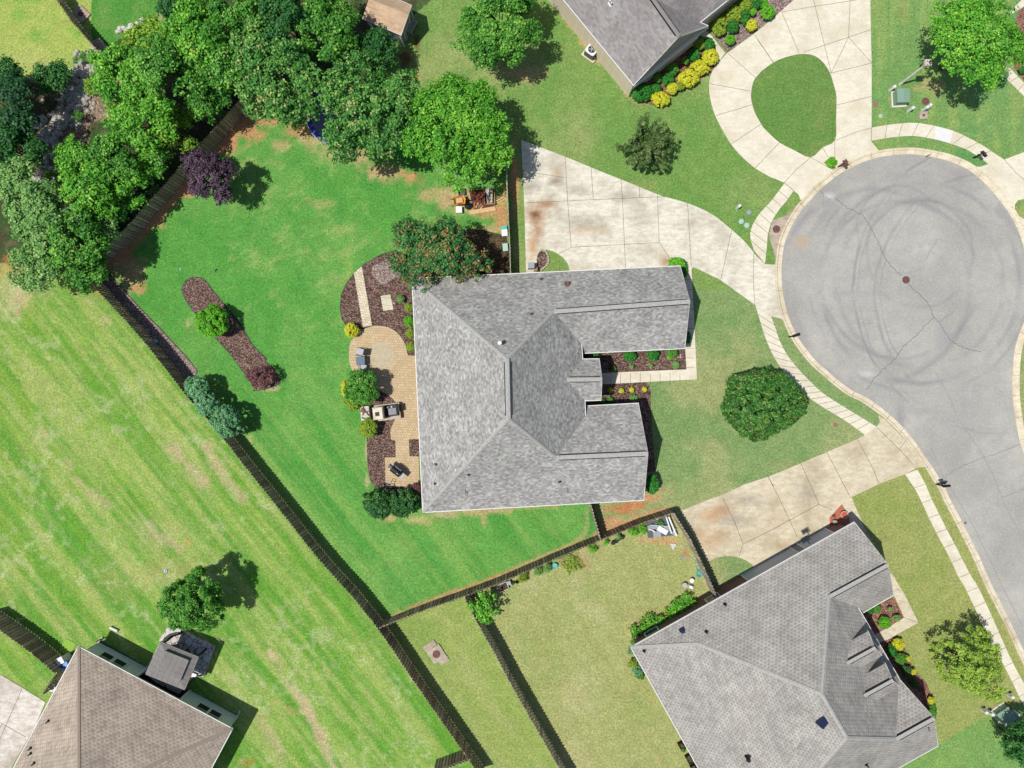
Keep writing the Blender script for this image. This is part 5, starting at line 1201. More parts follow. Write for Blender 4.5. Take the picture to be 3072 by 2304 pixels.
for i, (x, y, r, kd, lb) in enumerate([
    (1222, 905, 12, 'light', 'small flowering plant right of the flat stones'), (1292, 975, 14, 'ygreen', 'top chartreuse shrub against the west wall'), (1295, 1090, 17, 'lime', 'lime shrub second from the top along the west wall'),
    (1305, 1190, 15, 'ygreen', 'dull green shrub third from the top along the west wall'), (1308, 1298, 16, 'ygreen', 'lowest small shrub against the west wall above the patio')]):
    shrub(lb, *T1(760, 570, x, y), r, kd, .35)
for (x, y, r, kd, lb) in [(1410, 625, (28, 24), 'lime', 'lime shrub at the corner of the north wing'), (1470, 660, (10, 26), 'box', 'narrow clipped shrub beside the north gable'), (1500, 1225, (9, 20), 'box', 'narrow shrub at the lower end of the north gable'),
    (710, 1375, (24, 12), 'box', 'shrub in the shady corner of the entrance bed'), (1022, 1372, 20, 'box', 'left round boxwood in the entrance bed'), (1212, 1368, 19, 'box', 'right round boxwood in the entrance bed'),
    (1375, 1345, 16, 'mid', 'loose green shrub at the right end of the entrance bed'), (1350, 1385, 8, 'lime', 'small lime plant below the loose green shrub'), (883, 1482, 9, 'mid', 'small plant in the porch shadow by the path'),
    (1036, 1467, 7, 'light', 'small pale plant by the path under the left boxwood'), (1196, 1460, 7, 'light', 'small pale plant by the path under the right boxwood'), (1402, 1450, 12, 'light', 'pale spiky grass tuft near the corner of the path')]:
    shrub(lb, *T1(1520, 570, x, y), r, kd, .3 if not isinstance(r, int) or r < 15 else .45)
for (x, y, r, kd, lb) in [(862, 85, 8, 'yellow', 'leftmost golden plant of the row under the path'), (950, 88, 8, 'yellow', 'second golden plant of the row under the path'), (1038, 82, 8, 'yellow', 'third golden plant of the row under the path'),
    (1143, 78, 8, 'yellow', 'rightmost golden plant of the row under the path'), (860, 162, 9, 'mid', 'small green plant under the golden row, left'), (1053, 150, 12, 'light', 'small pale green plant under the golden row, right'), (790, 176, 10, 'box', 'small dark plant tucked under the porch roof'),
    (1205, 865, (20, 32), 'box', 'green shrub at the corner of the south wing')]:
    shrub(lb, *T1(1520, 1140, x, y), r, kd, .28 if not isinstance(r, tuple) else .9)
# north house bed
for (x, y, r, kd, lb) in [(1115, 770, (34, 28), 'box', 'large clipped shrub at the corner of the taupe house'), (1240, 740, 16, 'box', 'small clipped shrub right of the large clipped shrub'), (1275, 825, (28, 22), 'yellow', 'lowest golden shrub near the taupe house corner'),
    (1250, 645, 15, 'mid', 'loose shrub against the taupe house wall'), (1335, 662, 20, 'box', 'round dark shrub in the middle of the gable bed'), (1372, 738, 18, 'yellow', 'small golden shrub below the round dark shrub'), (1440, 715, 14, 'ygreen', 'small chartreuse shrub beside the golden ones'),
    (1375, 575, 19, 'mid', 'green shrub above the round dark shrub'), (1505, 655, (30, 28), 'yellow', 'largest golden shrub of the gable bed'), (1595, 570, (28, 24), 'yellow', 'golden shrub second from the drive'),
    (1690, 480, (24, 26), 'yellow', 'golden shrub nearest the curving drive'), (1555, 465, 20, 'box', 'round dark shrub near the porch step'), (1600, 370, 18, 'ygreen', 'speckled green shrub by the porch step'), (1670, 375, 20, 'box', 'dark shrub beside the porch path'),
    (1480, 505, 12, 'mid', 'thin dark plant in the gap of the gable bed'),
    (1765, 225, (22, 30), 'ygreen', 'oval chartreuse shrub nearest the porch'), (1870, 225, 20, 'box', 'dark round shrub right of the oval chartreuse one'), (1850, 335, 16, 'lime', 'small lime shrub at the edge of the drive bed'),
    (1880, 125, (24, 26), 'ygreen', 'chartreuse shrub in the middle of the drive bed'), (1975, 145, (15, 24), 'box', 'dark upright shrub in the drive bed'), (2030, 210, 18, 'yellow', 'golden-orange shrub at the edge of the drive bed'),
    (1975, 45, (22, 24), 'ygreen', 'upper chartreuse shrub of the drive bed'), (2042, 100, 11, 'lime', 'smallest lime shrub of the drive bed'), (2065, 20, 20, 'box', 'dark shrub at the top edge of the drive bed'), (2130, 30, 14, 'lime', 'bright small shrub at the top edge of the drive bed'), (2165, 105, 22, 'lime', 'lime shrub at the right end of the drive bed')]:
    shrub(lb, *T1(1520, 0, x, y), r, kd, .5)
tri = W(t(2272, 0, 545, 1350, 640, 1295, 648, 1410))
slab('planting_gap', [(q[0], q[1]) for q in tri], .037, M_SOIL, world=True)
shrub('triangular green ground plant between the two drive arms', *T1(2272, 0, 612, 1350), (17, 16), 'lime', .2)
shrub('low green plant at the right edge of the picture', *T1(2272, 0, 2200, 580), 12, 'box', .4)
shrub('small orange-yellow plant behind the upper right tree', *T1(2272, 0, 2135, 235), 9, 'yellow', .3)
# south-east house beds
for (x, y, r, kd, lb) in [(1052, 450, 19, 'lime', 'round lime shrub in the red mulch'), (985, 335, 14, 'mid', 'green shrub at the top of the red mulch'), (1100, 340, 7, 'light', 'small pale tuft in the upper red mulch'), (1155, 415, 11, 'light', 'pale tuft at the corner of the red mulch'),
    (940, 350, 12, 'box', 'shaded shrub under the wing eave'), (1165, 630, 18, 'yellow', 'golden shrub just below the small path'), (1110, 680, (14, 20), 'box', 'dark shrub left of the golden one by the small path'), (1190, 750, 17, 'mid', 'green shrub under the first dormer'), (1240, 750, 10, 'yellow', 'thin golden plant under the first dormer'),
    (1290, 860, 9, 'yellow', 'golden plant under the second dormer'), (1230, 850, 16, 'holly', 'dark shrub under the second dormer'), (1290, 950, 14, 'holly', 'dark round shrub in the wall shadow'), (1350, 1000, 9, 'maroon', 'reddish plant near the gable corner'), (1440, 1095, 11, 'yellow', 'golden plant at the gable corner'), (1450, 1180, (11, 24), 'mid', 'narrow green shrub at the gable corner'),
    (1130, 640, 8, 'ygreen', 'tiny plant beside the path shadow')]:
    shrub(lb, *T1(2272, 1704, x, y), r, kd, .4)
# creek-side undergrowth
for i, (x, y, r, kd, lb) in enumerate([(782, 730, 30, 'feather', 'feathery bush on the right bank of the creek'), (800, 500, 20, 'feather', 'small bush under the creek headwall'), (700, 470, 14, 'mid', 'little bush above the creek headwall'), (450, 1510, 34, 'feather', 'feathery bush at the bottom of the creek'),
    (640, 500, 12, 'blue', 'grey-green tuft at the lawn edge above the creek'), (650, 960, 16, 'mid', 'small bush among the creek rocks'), (1300, 1600, 22, 'light', 'pale bush against the brown fence'), (1850, 960, 16, 'light', 'dry bush on top of the brown fence')]):
    shrub(lb, *T1(0, 0, x, y), r, kd, .8, cov=3, rough=.3, cr=.14)
ORD = ['first', 'second', 'third', 'fourth', 'fifth', 'sixth', 'seventh', 'eighth', 'ninth', 'tenth', 'eleventh', 'twelfth', 'thirteenth', 'fourteenth', 'fifteenth', 'sixteenth', 'seventeenth']
# raised bed vegetables along the south-east house and fence plants
VG = 'vegetable plants along the house wall'
for i, (x, y, r, kd) in enumerate([(1500, 255, 20, 'bright'), (1545, 290, 16, 'bright'), (1440, 300, 20, 'bright'), (1480, 345, 18, 'bright'), (1390, 330, 18, 'bright'), (1400, 400, 20, 'bright'), (1345, 360, 13, 'lime'), (1350, 420, 14, 'bright'), (1285, 440, 18, 'bright'), (1190, 430, 20, 'bright'), (1130, 470, 18, 'bright'),
    (1240, 470, 14, 'bright'), (1190, 510, 18, 'bright'), (1090, 540, 20, 'mid'), (1050, 510, 14, 'bright'), (1060, 600, 14, 'mid'), (1120, 600, 10, 'mid')]):
    plant('vegetable_plant', ('%s leafy vegetable plant counted from the fence end of the raised beds' % ORD[i]), 'plant', T1(1520, 1704, x, y), r, .45, kd, .7, .13, .14, 3.0, 900 + i, VG, trunk=False, rough=.3)
for i, (x, y, r, kd, lb) in enumerate([(1035, 690, 10, 'blue', 'grey-green plant just under the west corner of the dotted roof'), (1045, 790, 14, 'ygreen', 'reddish-green bush below the west corner of the dotted roof'), (1085, 850, 17, 'blue', 'blue-green bush below the west corner of the dotted roof'), (1110, 890, 12, 'mid', 'last bush along the lower wall of the dotted-roof house'), (1465, 1510, 6, 'mid', 'tuft between the two wall lanterns')]):
    shrub(lb, *T1(1520, 1704, x, y), r, kd, .35, rough=.3)
for i, (ox, oy, x, y, r, kd, lb) in enumerate([(1520, 1140, 1130, 1232, 15, 'lime', 'lime vine beside the scrap pile'), (1520, 1140, 1050, 1262, 15, 'lime', 'lime vine left of the scrap pile'), (1520, 1140, 820, 1350, 9, 'lime', 'small lime plant where the two fences meet'), (1520, 1140, 715, 1400, 14, 'lime', 'lime plant left of the fence junction'),
    (1520, 1140, 340, 1560, 14, 'light', 'pale plant near the teal pot'), (1520, 1140, 260, 1590, 14, 'light', 'pale plant second from the teal pot'), (1520, 1140, 120, 1635, 16, 'ygreen', 'yellowish plant above the row of round pots'), (1520, 1140, 925, 1300, 10, 'light', 'plant in the ringed pot under the fence'),
    (1520, 1140, 1270, 1185, 10, 'mid', 'dark green weed behind the scrap pile'), (1520, 1704, 150, 60, 9, 'ygreen', 'small plant right of the round pots')]):
    shrub(lb, *T1(ox, oy, x, y), r, kd, .35, rough=.35, cr=.1, cov=3)
plant('dry_grass_tuft', 'dry brownish grass clump on the olive lawn near the fence', 'plant', T1(1520, 1140, 545, 1530), 30, .12, 'airy', .3, .08, .1, 1.2, 77, trunk=False, rough=.3)
# ---------------------------------------------------------------- small things
def gp(ox, oy, x, y, z=0.0): q = t(ox, oy, x, y)[0]; return G(q[0], q[1], z)
def one(name, label, cat, loc, mb, m, rot=0.0, group=None, smooth=False):
    ob = mb.build(name, m, smooth=smooth); ob.location = loc; ob.rotation_euler = (0, 0, rot); return tag(ob, label, cat, group)

# air conditioner
r = thing('air_conditioner', 'white air conditioner unit on a pad beside the taupe house', 'air conditioner', gp(1520, 0, 697, 450), -.62)
MB().box((0, 0, .05), (1.15, 1.0, .1)).build('pad', M_CURB, r)
MB().box((0, 0, .42), (.8, .8, .64)).build('cabinet', M_DGREY, r)
mb = MB(); mb.prism([(.41 * math.copysign(min(1, abs(math.cos(q)) * 1.25), math.cos(q)), .41 * math.copysign(min(1, abs(math.sin(q)) * 1.25), math.sin(q))) for q in [k * math.pi / 12 for k in range(24)]], .74, .80); mb.build('top_cover', M_WHITE, r)
mb = MB(); mb.cyl((0, 0, .80), .29, .015, 24); mb.build('grille', M_BLACK, r)
mb = MB()
for k in range(5): mb.box((.13 * math.cos(k * 1.257), .13 * math.sin(k * 1.257), .825), (.25, .07, .012), k * 1.257)
mb.cyl((0, 0, .82), .06, .03, 12); mb.build('fan', M_GREY, r)
# lamp post
b = gp(2272, 0, 1183, 700)
r = thing('lamp_post', 'slim pale lamp post beside the upper right tree', 'lamp post', b)
mb = MB(); mb.tube([(0, 0, 0), (0, 0, 3.3)], .09, 12, .065); mb.cyl((0, 0, 0), .13, .35, 14, .1); mb.build('pole', M_POLE, r)
mb = MB(); mb.box((0, 0, 3.36), (.24, .24, .10)); mb.box((0, 0, 3.50), (.42, .42, .22), taper=1.1); mb.box((0, 0, 3.66), (.46, .46, .08), taper=.9); mb.build('lamp_head', M_SIGN, r); MB().cyl((.06, .03, 3.70), .06, .06, 10).build('photocell', M_BLACK, r)
# transformers
def transformer(label, ox, oy, x, y, rot):
    r = thing('transformer_box', label, 'utility box', gp(ox, oy, x, y), rot)
    MB().box((0, 0, .04), (1.25, 1.15, .08)).build('pad', M_PALE, r)
    mb = MB(); mb.prism([(-.5, -.48), (.5, -.48), (.5, .48), (-.5, .48)], .08, .62); mb.build('cabinet', M_GREENM, r)
    mb = MB(); mb.add([(-.53, -.52, .62), (.53, -.52, .62), (.53, .52, .62), (-.53, .52, .62), (.53, -.52, .68), (-.53, -.52, .68), (-.53, .02, .78), (.53, .02, .78), (-.53, .52, .78), (.53, .52, .78)],
        [(0, 3, 2, 1), (0, 1, 4, 5), (5, 4, 7, 6), (6, 7, 9, 8), (3, 8, 9, 2), (0, 5, 6, 8, 3), (1, 2, 9, 7, 4)]); mb.build('lid', M_GREENM, r)
    MB().box((0, -.54, .35), (.06, .03, .22)).build('latch', M_GREY, r); return r
transformer('green utility box on the upper right lawn below the lamp post', 2272, 0, 1170, 825, math.pi / 2 + .05)
transformer('green utility box at the lower right corner between white pedestals', 2272, 1704, 2015, 1195, math.radians(-145))
def pedestal(label, ox, oy, x, y, rot, h=.75, m=None, s=1.0):
    r = thing('utility_pedestal', label, 'utility pedestal', gp(ox, oy, x, y), rot, 'utility pedestals on the lawns')
    MB().box((0, 0, h * .45), (.2 * s, .2 * s, h * .9), taper=.95).build('housing', m or M_WHITE, r); MB().box((0, 0, h * .94), (.23 * s, .23 * s, h * .14), taper=.8).build('cap', m or M_WHITE, r)
for a_ in [('white pedestal between the lamp post and the green box', 2272, 0, 1098, 750, .5), ('white pedestal below the right side of the upper green box', 2272, 0, 1250, 922, .5), ('white pedestal next to the square valve slab', 2272, 0, 1368, 918, .2),
           ('second white pedestal behind the square valve slab', 2272, 0, 1392, 900, .8), ('white pedestal left of the lower right green box', 2272, 1704, 1850, 1165, .6), ('second white pedestal left of the lower right green box', 2272, 1704, 1900, 1180, .5),
           ('round white pedestal right of the lower right green box', 2272, 1704, 2120, 1185, .2), ('lowest white pedestal below the lower right green box', 2272, 1704, 2090, 1268, .4), ('small white pedestal above the lower right green box', 2272, 1704, 2065, 1040, .6),
           ('white pedestal on the slope above the three hexagonal covers', 1520, 570, 1908, 150, .7)]: pedestal(*a_)
def cover(name, label, ox, oy, x, y, rad, m, z=.02, n=20, dome=.0, rot=0.0, group=None):
    mb = MB(); mb.lathe((0, 0, 0), [(rad * 1.1, 0), (rad * 1.1, z), (rad, z + .004), (rad * .9, z + .004 + dome * .6), (.001, z + .006 + dome)], n)
    one(name, label, 'cover', gp(ox, oy, x, y), mb, m, rot, group)
cover('utility_cover', 'slate grey hexagonal cover on the slope', 1520, 570, 2008, 188, .20, M_GREY, .1, 6, .06); cover('utility_cover', 'left pale green hexagonal cover on the slope', 1520, 570, 1945, 262, .21, M_PALEG, .08, 6, .05); cover('utility_cover', 'right pale green hexagonal cover on the slope', 1520, 570, 1990, 295, .21, M_PALEG, .08, 6, .05)
cover('manhole_cover', 'rusty manhole cover in the middle of the cul-de-sac', 2272, 570, 1233, 745, .27, M_RUST, .012); cover('manhole_cover', 'rusty manhole cover on the concrete wedge by the curb', 2272, 570, 157, 325, .27, M_RUST, .05)
cover('valve_cover', 'pinkish round valve cover on the front lawn', 2272, 1140, 650, 372, .16, M_VALVE, .02); cover('valve_cover', 'dull red valve cover on the grass right of the upper drive', 2272, 0, 980, 865, .2, M_VALVE, .015); cover('meter_cover', 'pale blue meter cover near the upper right pavement', 2272, 0, 1022, 962, .14, M_PALEG, .02); cover('valve_cover', 'brown valve cover in the bare patch near the square slab', 2272, 0, 1395, 840, .26, M_RUST, .015)
cover('meter_cover', 'small dark cover in the lower right road', 2272, 1140, 1725, 1185, .09, M_TAR, .01)
def slab_cover(label, ox, oy, x, y, sx_, sy_, rot, rad, extra=False, m=M_OLD):
    r = thing('concrete_cover', label, 'concrete cover', gp(ox, oy, x, y), rot); MB().box((0, 0, .05), (sx_, sy_, .1)).build('slab', m, r); MB().cyl((0, 0, .1), rad, .03, 20).build('lid', M_RUST, r)
    if extra: MB().box((-.1, .82, .04), (1.05, .45, .08), .05).build('side_slab', m, r); MB().box((.2, -.75, .035), (.8, .42, .07), -.08).build('side_slab', m, r)
slab_cover('square valve slab with a brown lid beside the upper right pavement', 2272, 0, 1373, 960, .62, .58, .05, .1)
slab_cover('pale slabs with a round rusty lid in the narrow lawn strip', 760, 1704, 1520, 710, 1.15, 1.15, math.radians(33), .3, True)
slab_cover('utility slab in the shadow of the top left fence', 0, 0, 675, 120, 1.15, 1.0, -.75, .2)
# mailboxes
def mailbox(label, ox, oy, x, y, rot, m=M_BLACK, big=False):
    r = thing('mailbox', label, 'mailbox', gp(ox, oy, x, y), rot, 'mailboxes at the curb')
    MB().box((0, 0, .55), (.1, .1, 1.1)).build('post', m, r)
    mb = MB(); mb.box((.05, 0, 1.04), (.5, .08, .07)); mb.tube([(0, 0, .6), (.25, 0, 1.02)], .025, 6); mb.build('bracket', m, r)
    mb = MB(); pr = [(-.09, 0), (.09, 0), (.09, .12), (.065, .18), (0, .21), (-.065, .18), (-.09, .12)]
    n = len(pr); V = [(-.16, a_, 1.08 + c_) for a_, c_ in pr] + [(.36, a_, 1.08 + c_) for a_, c_ in pr]
    mb.add(V, [tuple(range(n)), tuple(range(2 * n - 1, n - 1, -1))] + [(i, n + i, n + (i + 1) % n, (i + 1) % n) for i in range(n)]); mb.build('box', m, r)
    MB().box((.1, .11, 1.24), (.12, .015, .05)).build('flag', M_RED, r)
    if big: MB().box((0, .2, .95), (.3, .16, .22)).build('newspaper_box', m, r)
mailbox('black mailbox at the curb left of the cul-de-sac', 2272, 570, 262, 1218, .3); mailbox('brown mailbox stand beside the triangular planting', 2272, 0, 668, 1385, -.9, M_RUST, True)
mailbox('black mailbox on the grass verge at the upper right', 2272, 0, 1790, 1310, -.9); mailbox('dark mailbox at the curb below the stained driveway', 2272, 1140, 1480, 862, .1, M_BLACK, True)
one('street_sign', 'little dark sign leaning at the top curb of the cul-de-sac', 'sign', gp(2272, 0, 1395, 1300), MB().box((0, 0, .25), (.04, .04, .5)).box((.05, 0, .5), (.26, .03, .12)), M_BLACK, .5)

# chairs, table and patio things
def patio_chair(label, loc, rot, fabric=M_SLATE, s=1.0):
    r = thing('patio_chair', label, 'chair', loc, rot, 'patio chairs')
    MB().box((0, 0, .42 * s), (.52 * s, .52 * s, .07)).build('seat', fabric, r); MB().box((-.30 * s, 0, .72 * s), (.06, .52 * s, .58 * s), 0, -.22, 'Y').build('backrest', fabric, r)
    for sy_ in (-1, 1):
        mb = MB(); mb.tube([(-.30 * s, sy_ * .29 * s, .62 * s), (.24 * s, sy_ * .29 * s, .62 * s)], .022, 6); mb.build('armrest', M_BLACK, r)
        for sx_ in (-1, 1): MB().tube([(sx_ * .24 * s, sy_ * .28 * s, 0), (sx_ * .22 * s, sy_ * .28 * s, .62 * s)], .018, 6).build('leg', M_BLACK, r)
patio_chair('upper grey patio chair on the round patio', gp(760, 570, 895, 1345), 2.9, M_GREY); patio_chair('lower patio chair between the square table and the leafy shrub', gp(760, 570, 920, 1478), 1.4, M_GREY)
r = thing('patio_table', 'square slate-blue table on the round patio', 'table', gp(760, 570, 905, 1420), .03)
MB().box((0, 0, .70), (.66, .66, .04)).build('table_top', M_SLATE, r)
for sx_ in (-1, 1):
    for sy_ in (-1, 1): MB().box((sx_ * .29, sy_ * .29, .34), (.04, .04, .68)).build('leg', M_BLACK, r)
# outdoor fireplace / kitchen
q = gp(760, 1140, 1112, 265, .5); q.z = 0; r = thing('outdoor_fireplace', 'stone outdoor fireplace with a square flue beside the patio', 'fireplace', q, .12)
MB().box((0, 0, .25), (1.95, 1.25, .5)).build('base', M_STONE, r)
MB().box((-.55, 0, .95), (.80, .95, .95)).build('chimney_block', M_STONE, r); MB().box((-.55, -.02, 1.46), (.70, .85, .08)).build('capstone', M_CURB, r)
MB().box((-.60, -.05, 1.51), (.30, .30, .05)).build('flue_opening', M_BLACK, r)
mb = MB(); mb.box((.35, .08, .62), (.94, .90, .24)); mb.build('hearth_frame', M_BLACK, r); MB().box((.42, .0, .76), (.62, .5, .05)).build('grate', M_DGREY, r); MB().cyl((.1, .35, .74), .08, .1, 12).cyl((.42, .36, .74), .08, .1, 12).build('burner', M_GREY, r)
MB().box((.95, .2, .5), (.10, .55, .8)).build('side_screen', M_BLACK, r)
q = gp(760, 1140, 935, 275, .3); q.z = 0; r = thing('log_rack', 'white stone bin stacked with firewood next to the fireplace', 'log rack', q, .08)
MB().box((-.03, 0, .30), (.66, 1.1, .6)).build('bin', M_STONEW, r); rg_ = random.Random(3)
for k in range(9):
    x, y = rg_.uniform(-.25, .25), rg_.uniform(-.42, .42); an = rg_.uniform(0, 3.1); MB().tube([(x - .2 * math.cos(an), y - .2 * math.sin(an), .64), (x + .2 * math.cos(an), y + .2 * math.sin(an), .66)], .045, 7).build('log', M_WOODO if k % 2 else M_RUST, r)
# barrel grill
r = thing('barrel_grill', 'black barrel smoker grill on the lower patio', 'grill', gp(760, 1140, 1200, 745), math.radians(-38))
MB().cyl((-.42, 0, .85), .27, .84, 20, axis='X').build('barrel', M_BLACK, r); MB().cyl((-.72, .02, .78), .16, .32, 16, axis='X').build('firebox', M_DGREY, r)
MB().cyl((.2, 0, 1.08), .05, .28, 10).build('chimney', M_GREY, r); MB().box((.58, 0, .8), (.30, .42, .03)).build('side_shelf', M_GREY, r); MB().tube([(-.3, .28, .98), (.3, .28, .98)], .02, 6).build('handle', M_GREY, r)
for sx_ in (-1, 1):
    for sy_ in (-1, 1): MB().box((sx_ * .36, sy_ * .2, .35), (.04, .04, .7)).build('leg', M_BLACK, r)
r = thing('hand_cart', 'little metal hand cart by the glossy hedge', 'cart', gp(760, 1140, 1135, 865), 1.45)
mb = MB()
for sy_ in (-.15, .15): mb.tube([(-.4, sy_, .2), (.35, sy_, .75)], .02, 6)
for k in range(5): mb.tube([(-.35 + k * .17, -.15, .24 + k * .125), (-.35 + k * .17, .15, .24 + k * .125)], .015, 6)
mb.build('frame', M_GREY, r)
for sy_ in (-.2, .2): MB().cyl((-.35, sy_ - .03, .12), .12, .06, 14, axis='Y').build('wheel', M_BLACK, r)
one('glass_ball', 'blue and white glass ball on the mulch strip by the long fence', 'garden ball', gp(0, 570, 1310, 1258), MB().lathe((0, 0, 0), [(.07, 0), (.06, .16), (.04, .18)] + [(.17 * math.sin(k * .2244 + .2), .34 - .17 * math.cos(k * .2244 + .2)) for k in range(14)], 24), M_BALL, smooth=True)
one('frisbee', 'blue toy ring lying in the striped field', 'toy', gp(0, 1140, 1375, 1583), MB().lathe((0, 0, 0), [(.05, .02), (.06, .05), (.13, .05), (.15, .0)], 20), M_BLUE)
# trampoline
r = thing('trampoline', 'round trampoline with a blue pad half hidden under the yellow-tipped tree', 'trampoline', gp(760, 0, 712, 990, .8), 0)
def ringm(r0, r1, z, th=.04, n=40): return MB().lathe((0, 0, 0), [(r0, z), (r0, z + th), (r1, z + th), (r1, z), (r0, z)], n)
ringm(1.95, 2.28, .80).build('pad', M_TRAMPB, r); MB().cyl((0, 0, .80), 1.96, .02, 36).build('mat', M_TRAMP, r); ringm(2.30, 2.34, .74, .05).build('rim', M_GREY, r)
for k in range(6):
    q = k * 1.047; MB().tube([(2.3 * math.cos(q), 2.3 * math.sin(q), 0), (2.32 * math.cos(q), 2.32 * math.sin(q), 1.7)], .025, 6).build('pole', M_DGREY, r)
# stuff around the wood pile
r = thing('wheelbarrow', 'orange wheelbarrow full of chips by the wood pile', 'wheelbarrow', gp(760, 570, 1712, 102), .15)
mb = MB(); V = [(-.42, -.30, .62), (.40, -.36, .62), (.52, 0, .62), (.40, .36, .62), (-.42, .30, .62), (-.26, -.16, .34), (.24, -.18, .34), (.30, 0, .34), (.24, .18, .34), (-.26, .16, .34)]
mb.add(V, [(0, 1, 6, 5), (1, 2, 7, 6), (2, 3, 8, 7), (3, 4, 9, 8), (4, 0, 5, 9), (5, 6, 7, 8, 9)]); mb.build('tray', M_ORANGE, r)
MB().box((.02, 0, .54), (.5, .36, .06)).build('load', M_WOODN, r); MB().cyl((.62, -.05, .2), .2, .1, 18, axis='Y').build('wheel', M_BLACK, r)
for sy_ in (-1, 1): MB().tube([(.6, sy_ * .08, .2), (-.2, sy_ * .2, .34), (-.9, sy_ * .28, .55)], .022, 6).build('handle', M_WOODO, r)
one('storage_box', 'white box standing below the wheelbarrow', 'box', gp(760, 570, 1708, 172), MB().box((0, 0, .16), (.44, .46, .32)).box((0, 0, .34), (.48, .5, .05)), M_WHITE, .02)
rg_ = random.Random(9); mb = MB(); mb.lathe((0, 0, 0), [(.2, 0), (.3, .1), (.28, .25), (.16, .36), (.05, .42), (.08, .48)], 11)
for v in mb.V: v.x *= rg_.uniform(.8, 1.2); v.y *= rg_.uniform(.8, 1.2)
one('trash_bag', 'black trash bag right of the wheelbarrow', 'bag', gp(760, 570, 1782, 135), mb, M_BAG)
one('storage_box', 'dark crate under the tree above the wheelbarrow', 'crate', gp(760, 570, 1728, 22), MB().box((0, 0, .04), (.5, .5, .08)).box((-.24, 0, .16), (.04, .5, .3)).box((.24, 0, .16), (.04, .5, .3)).box((0, .24, .16), (.5, .04, .3)).box((0, -.24, .16), (.5, .04, .3)), M_DGREY, .1)
def plank(label, ox, oy, a_, b_, wd, th, m, z=0.0, name='plank', group='boards in the wood pile'):
    p_, q_ = gp(ox, oy, *a_), gp(ox, oy, *b_); d = q_ - p_; one(name, label, 'board', (p_ + q_) / 2, MB().box((0, 0, z + th / 2), (d.length, wd, th)), m, math.atan2(d.y, d.x), group)
plank('long pale beam lying below the wood pile', 760, 570, (1795, 190), (2010, 155), .34, .1, M_WOODN)
r = thing('raised_bed', 'dark wooden box frame with grey boards in it beside the fence', 'wooden frame', gp(760, 570, 1960, 60), .06)
for s_ in (-1, 1): MB().box((s_ * .40, 0, .14), (.06, 1.25, .28)).build('side_board', M_WOODO, r); MB().box((0, s_ * .61, .14), (.86, .06, .28)).build('end_board', M_WOODO, r)
MB().box((-.12, .1, .22), (.3, 1.1, .04), .1).box((.15, .0, .26), (.16, 1.0, .04), -.08).build('loose_boards', M_STONE, r)
for k, (a_, b_, m_) in enumerate([((1835, 100), (1830, 165), M_WOODO), ((1845, 150), (1865, 108), M_WOODN), ((1865, 155), (1895, 115), M_WOODO), ((1880, 160), (1905, 130), M_WOODN), ((1850, 125), (1900, 140), M_WOODO), ((2015, 95), (2105, 50), M_WOODN), ((2020, 110), (2100, 70), M_WOODN), ((2010, 80), (2090, 20), M_WOODO), ((2070, 20), (2110, 100), M_WOODN)]):
    plank('%s offcut of lumber counted from the left of the wood pile' % ORD[k], 760, 570, a_, b_, .09, .05, m_, .01 + .03 * (k % 3))
slab('planting_gap', t(760, 570, 1790, 0, 1930, 0, 1925, 120, 2010, 130, 2010, 170, 1830, 190, 1815, 130), .012, M_DECK)
cover('plant_pot', 'dark pot on the planks of the wood pile', 760, 570, 1822, 72, .14, M_BLACK, .2)
r = thing('storage_box', 'teal and white tub against the fence above the orange-tipped tree', 'tub', gp(760, 570, 2082, 345), .1)
MB().box((0, -.15, .15), (.46, .5, .3)).build('tub', M_WHITE, r); MB().box((0, .22, .14), (.46, .34, .28)).build('lid', M_CYAN, r)
one('storage_box', 'faded green tub lower along the same fence', 'tub', gp(760, 570, 2090, 480), MB().box((0, 0, .14), (.4, .6, .28)), M_PALEG, .1)
one('pool_pump', 'white round-topped filter in the shade beside the house', 'filter', gp(760, 570, 1870, 632), MB().lathe((0, 0, 0), [(.2, 0), (.22, .6), (.16, .7), (.05, .74), (.05, .8), (.001, .8)], 20), M_WHITE)
one('hot_water_cabinet', 'brown cabinet in the shade against the house wall', 'cabinet', gp(760, 570, 1900, 660), MB().box((0, 0, .35), (.55, .5, .7)).box((0, 0, .72), (.6, .55, .04)), M_WOODO)
one('storage_box', 'grey cabinet at the driveway end against the house', 'cabinet', gp(1520, 570, 200, 640), MB().box((0, 0, .4), (.45, .4, .8)).box((0, 0, .82), (.5, .45, .05)), M_GREY, .03)
one('stool', 'wooden stool beside the grey cabinet', 'stool', gp(1520, 570, 240, 665), MB().box((0, 0, .42), (.3, .3, .05)).box((-.12, -.12, .2), (.04, .04, .4)).box((.12, -.12, .2), (.04, .04, .4)).box((.12, .12, .2), (.04, .04, .4)).box((-.12, .12, .2), (.04, .04, .4)), M_WOODO)
rg_ = random.Random(12)
ed = resamp(smooth(t(1520, 570, 285, 498, 325, 515, 345, 570, 335, 620, 290, 660), 4), 13)
for i, q in enumerate(ed):
    g_ = G(*q); one('edging_stone', '%s tan edging stone from the top around the little mulch bed' % ORD[i], 'stone', g_, MB().box((0, 0, .07), (.2, .13, .14), rg_.uniform(0, .2), taper=.85), M_STONE, i * .25 + 1.2, 'edging stones')
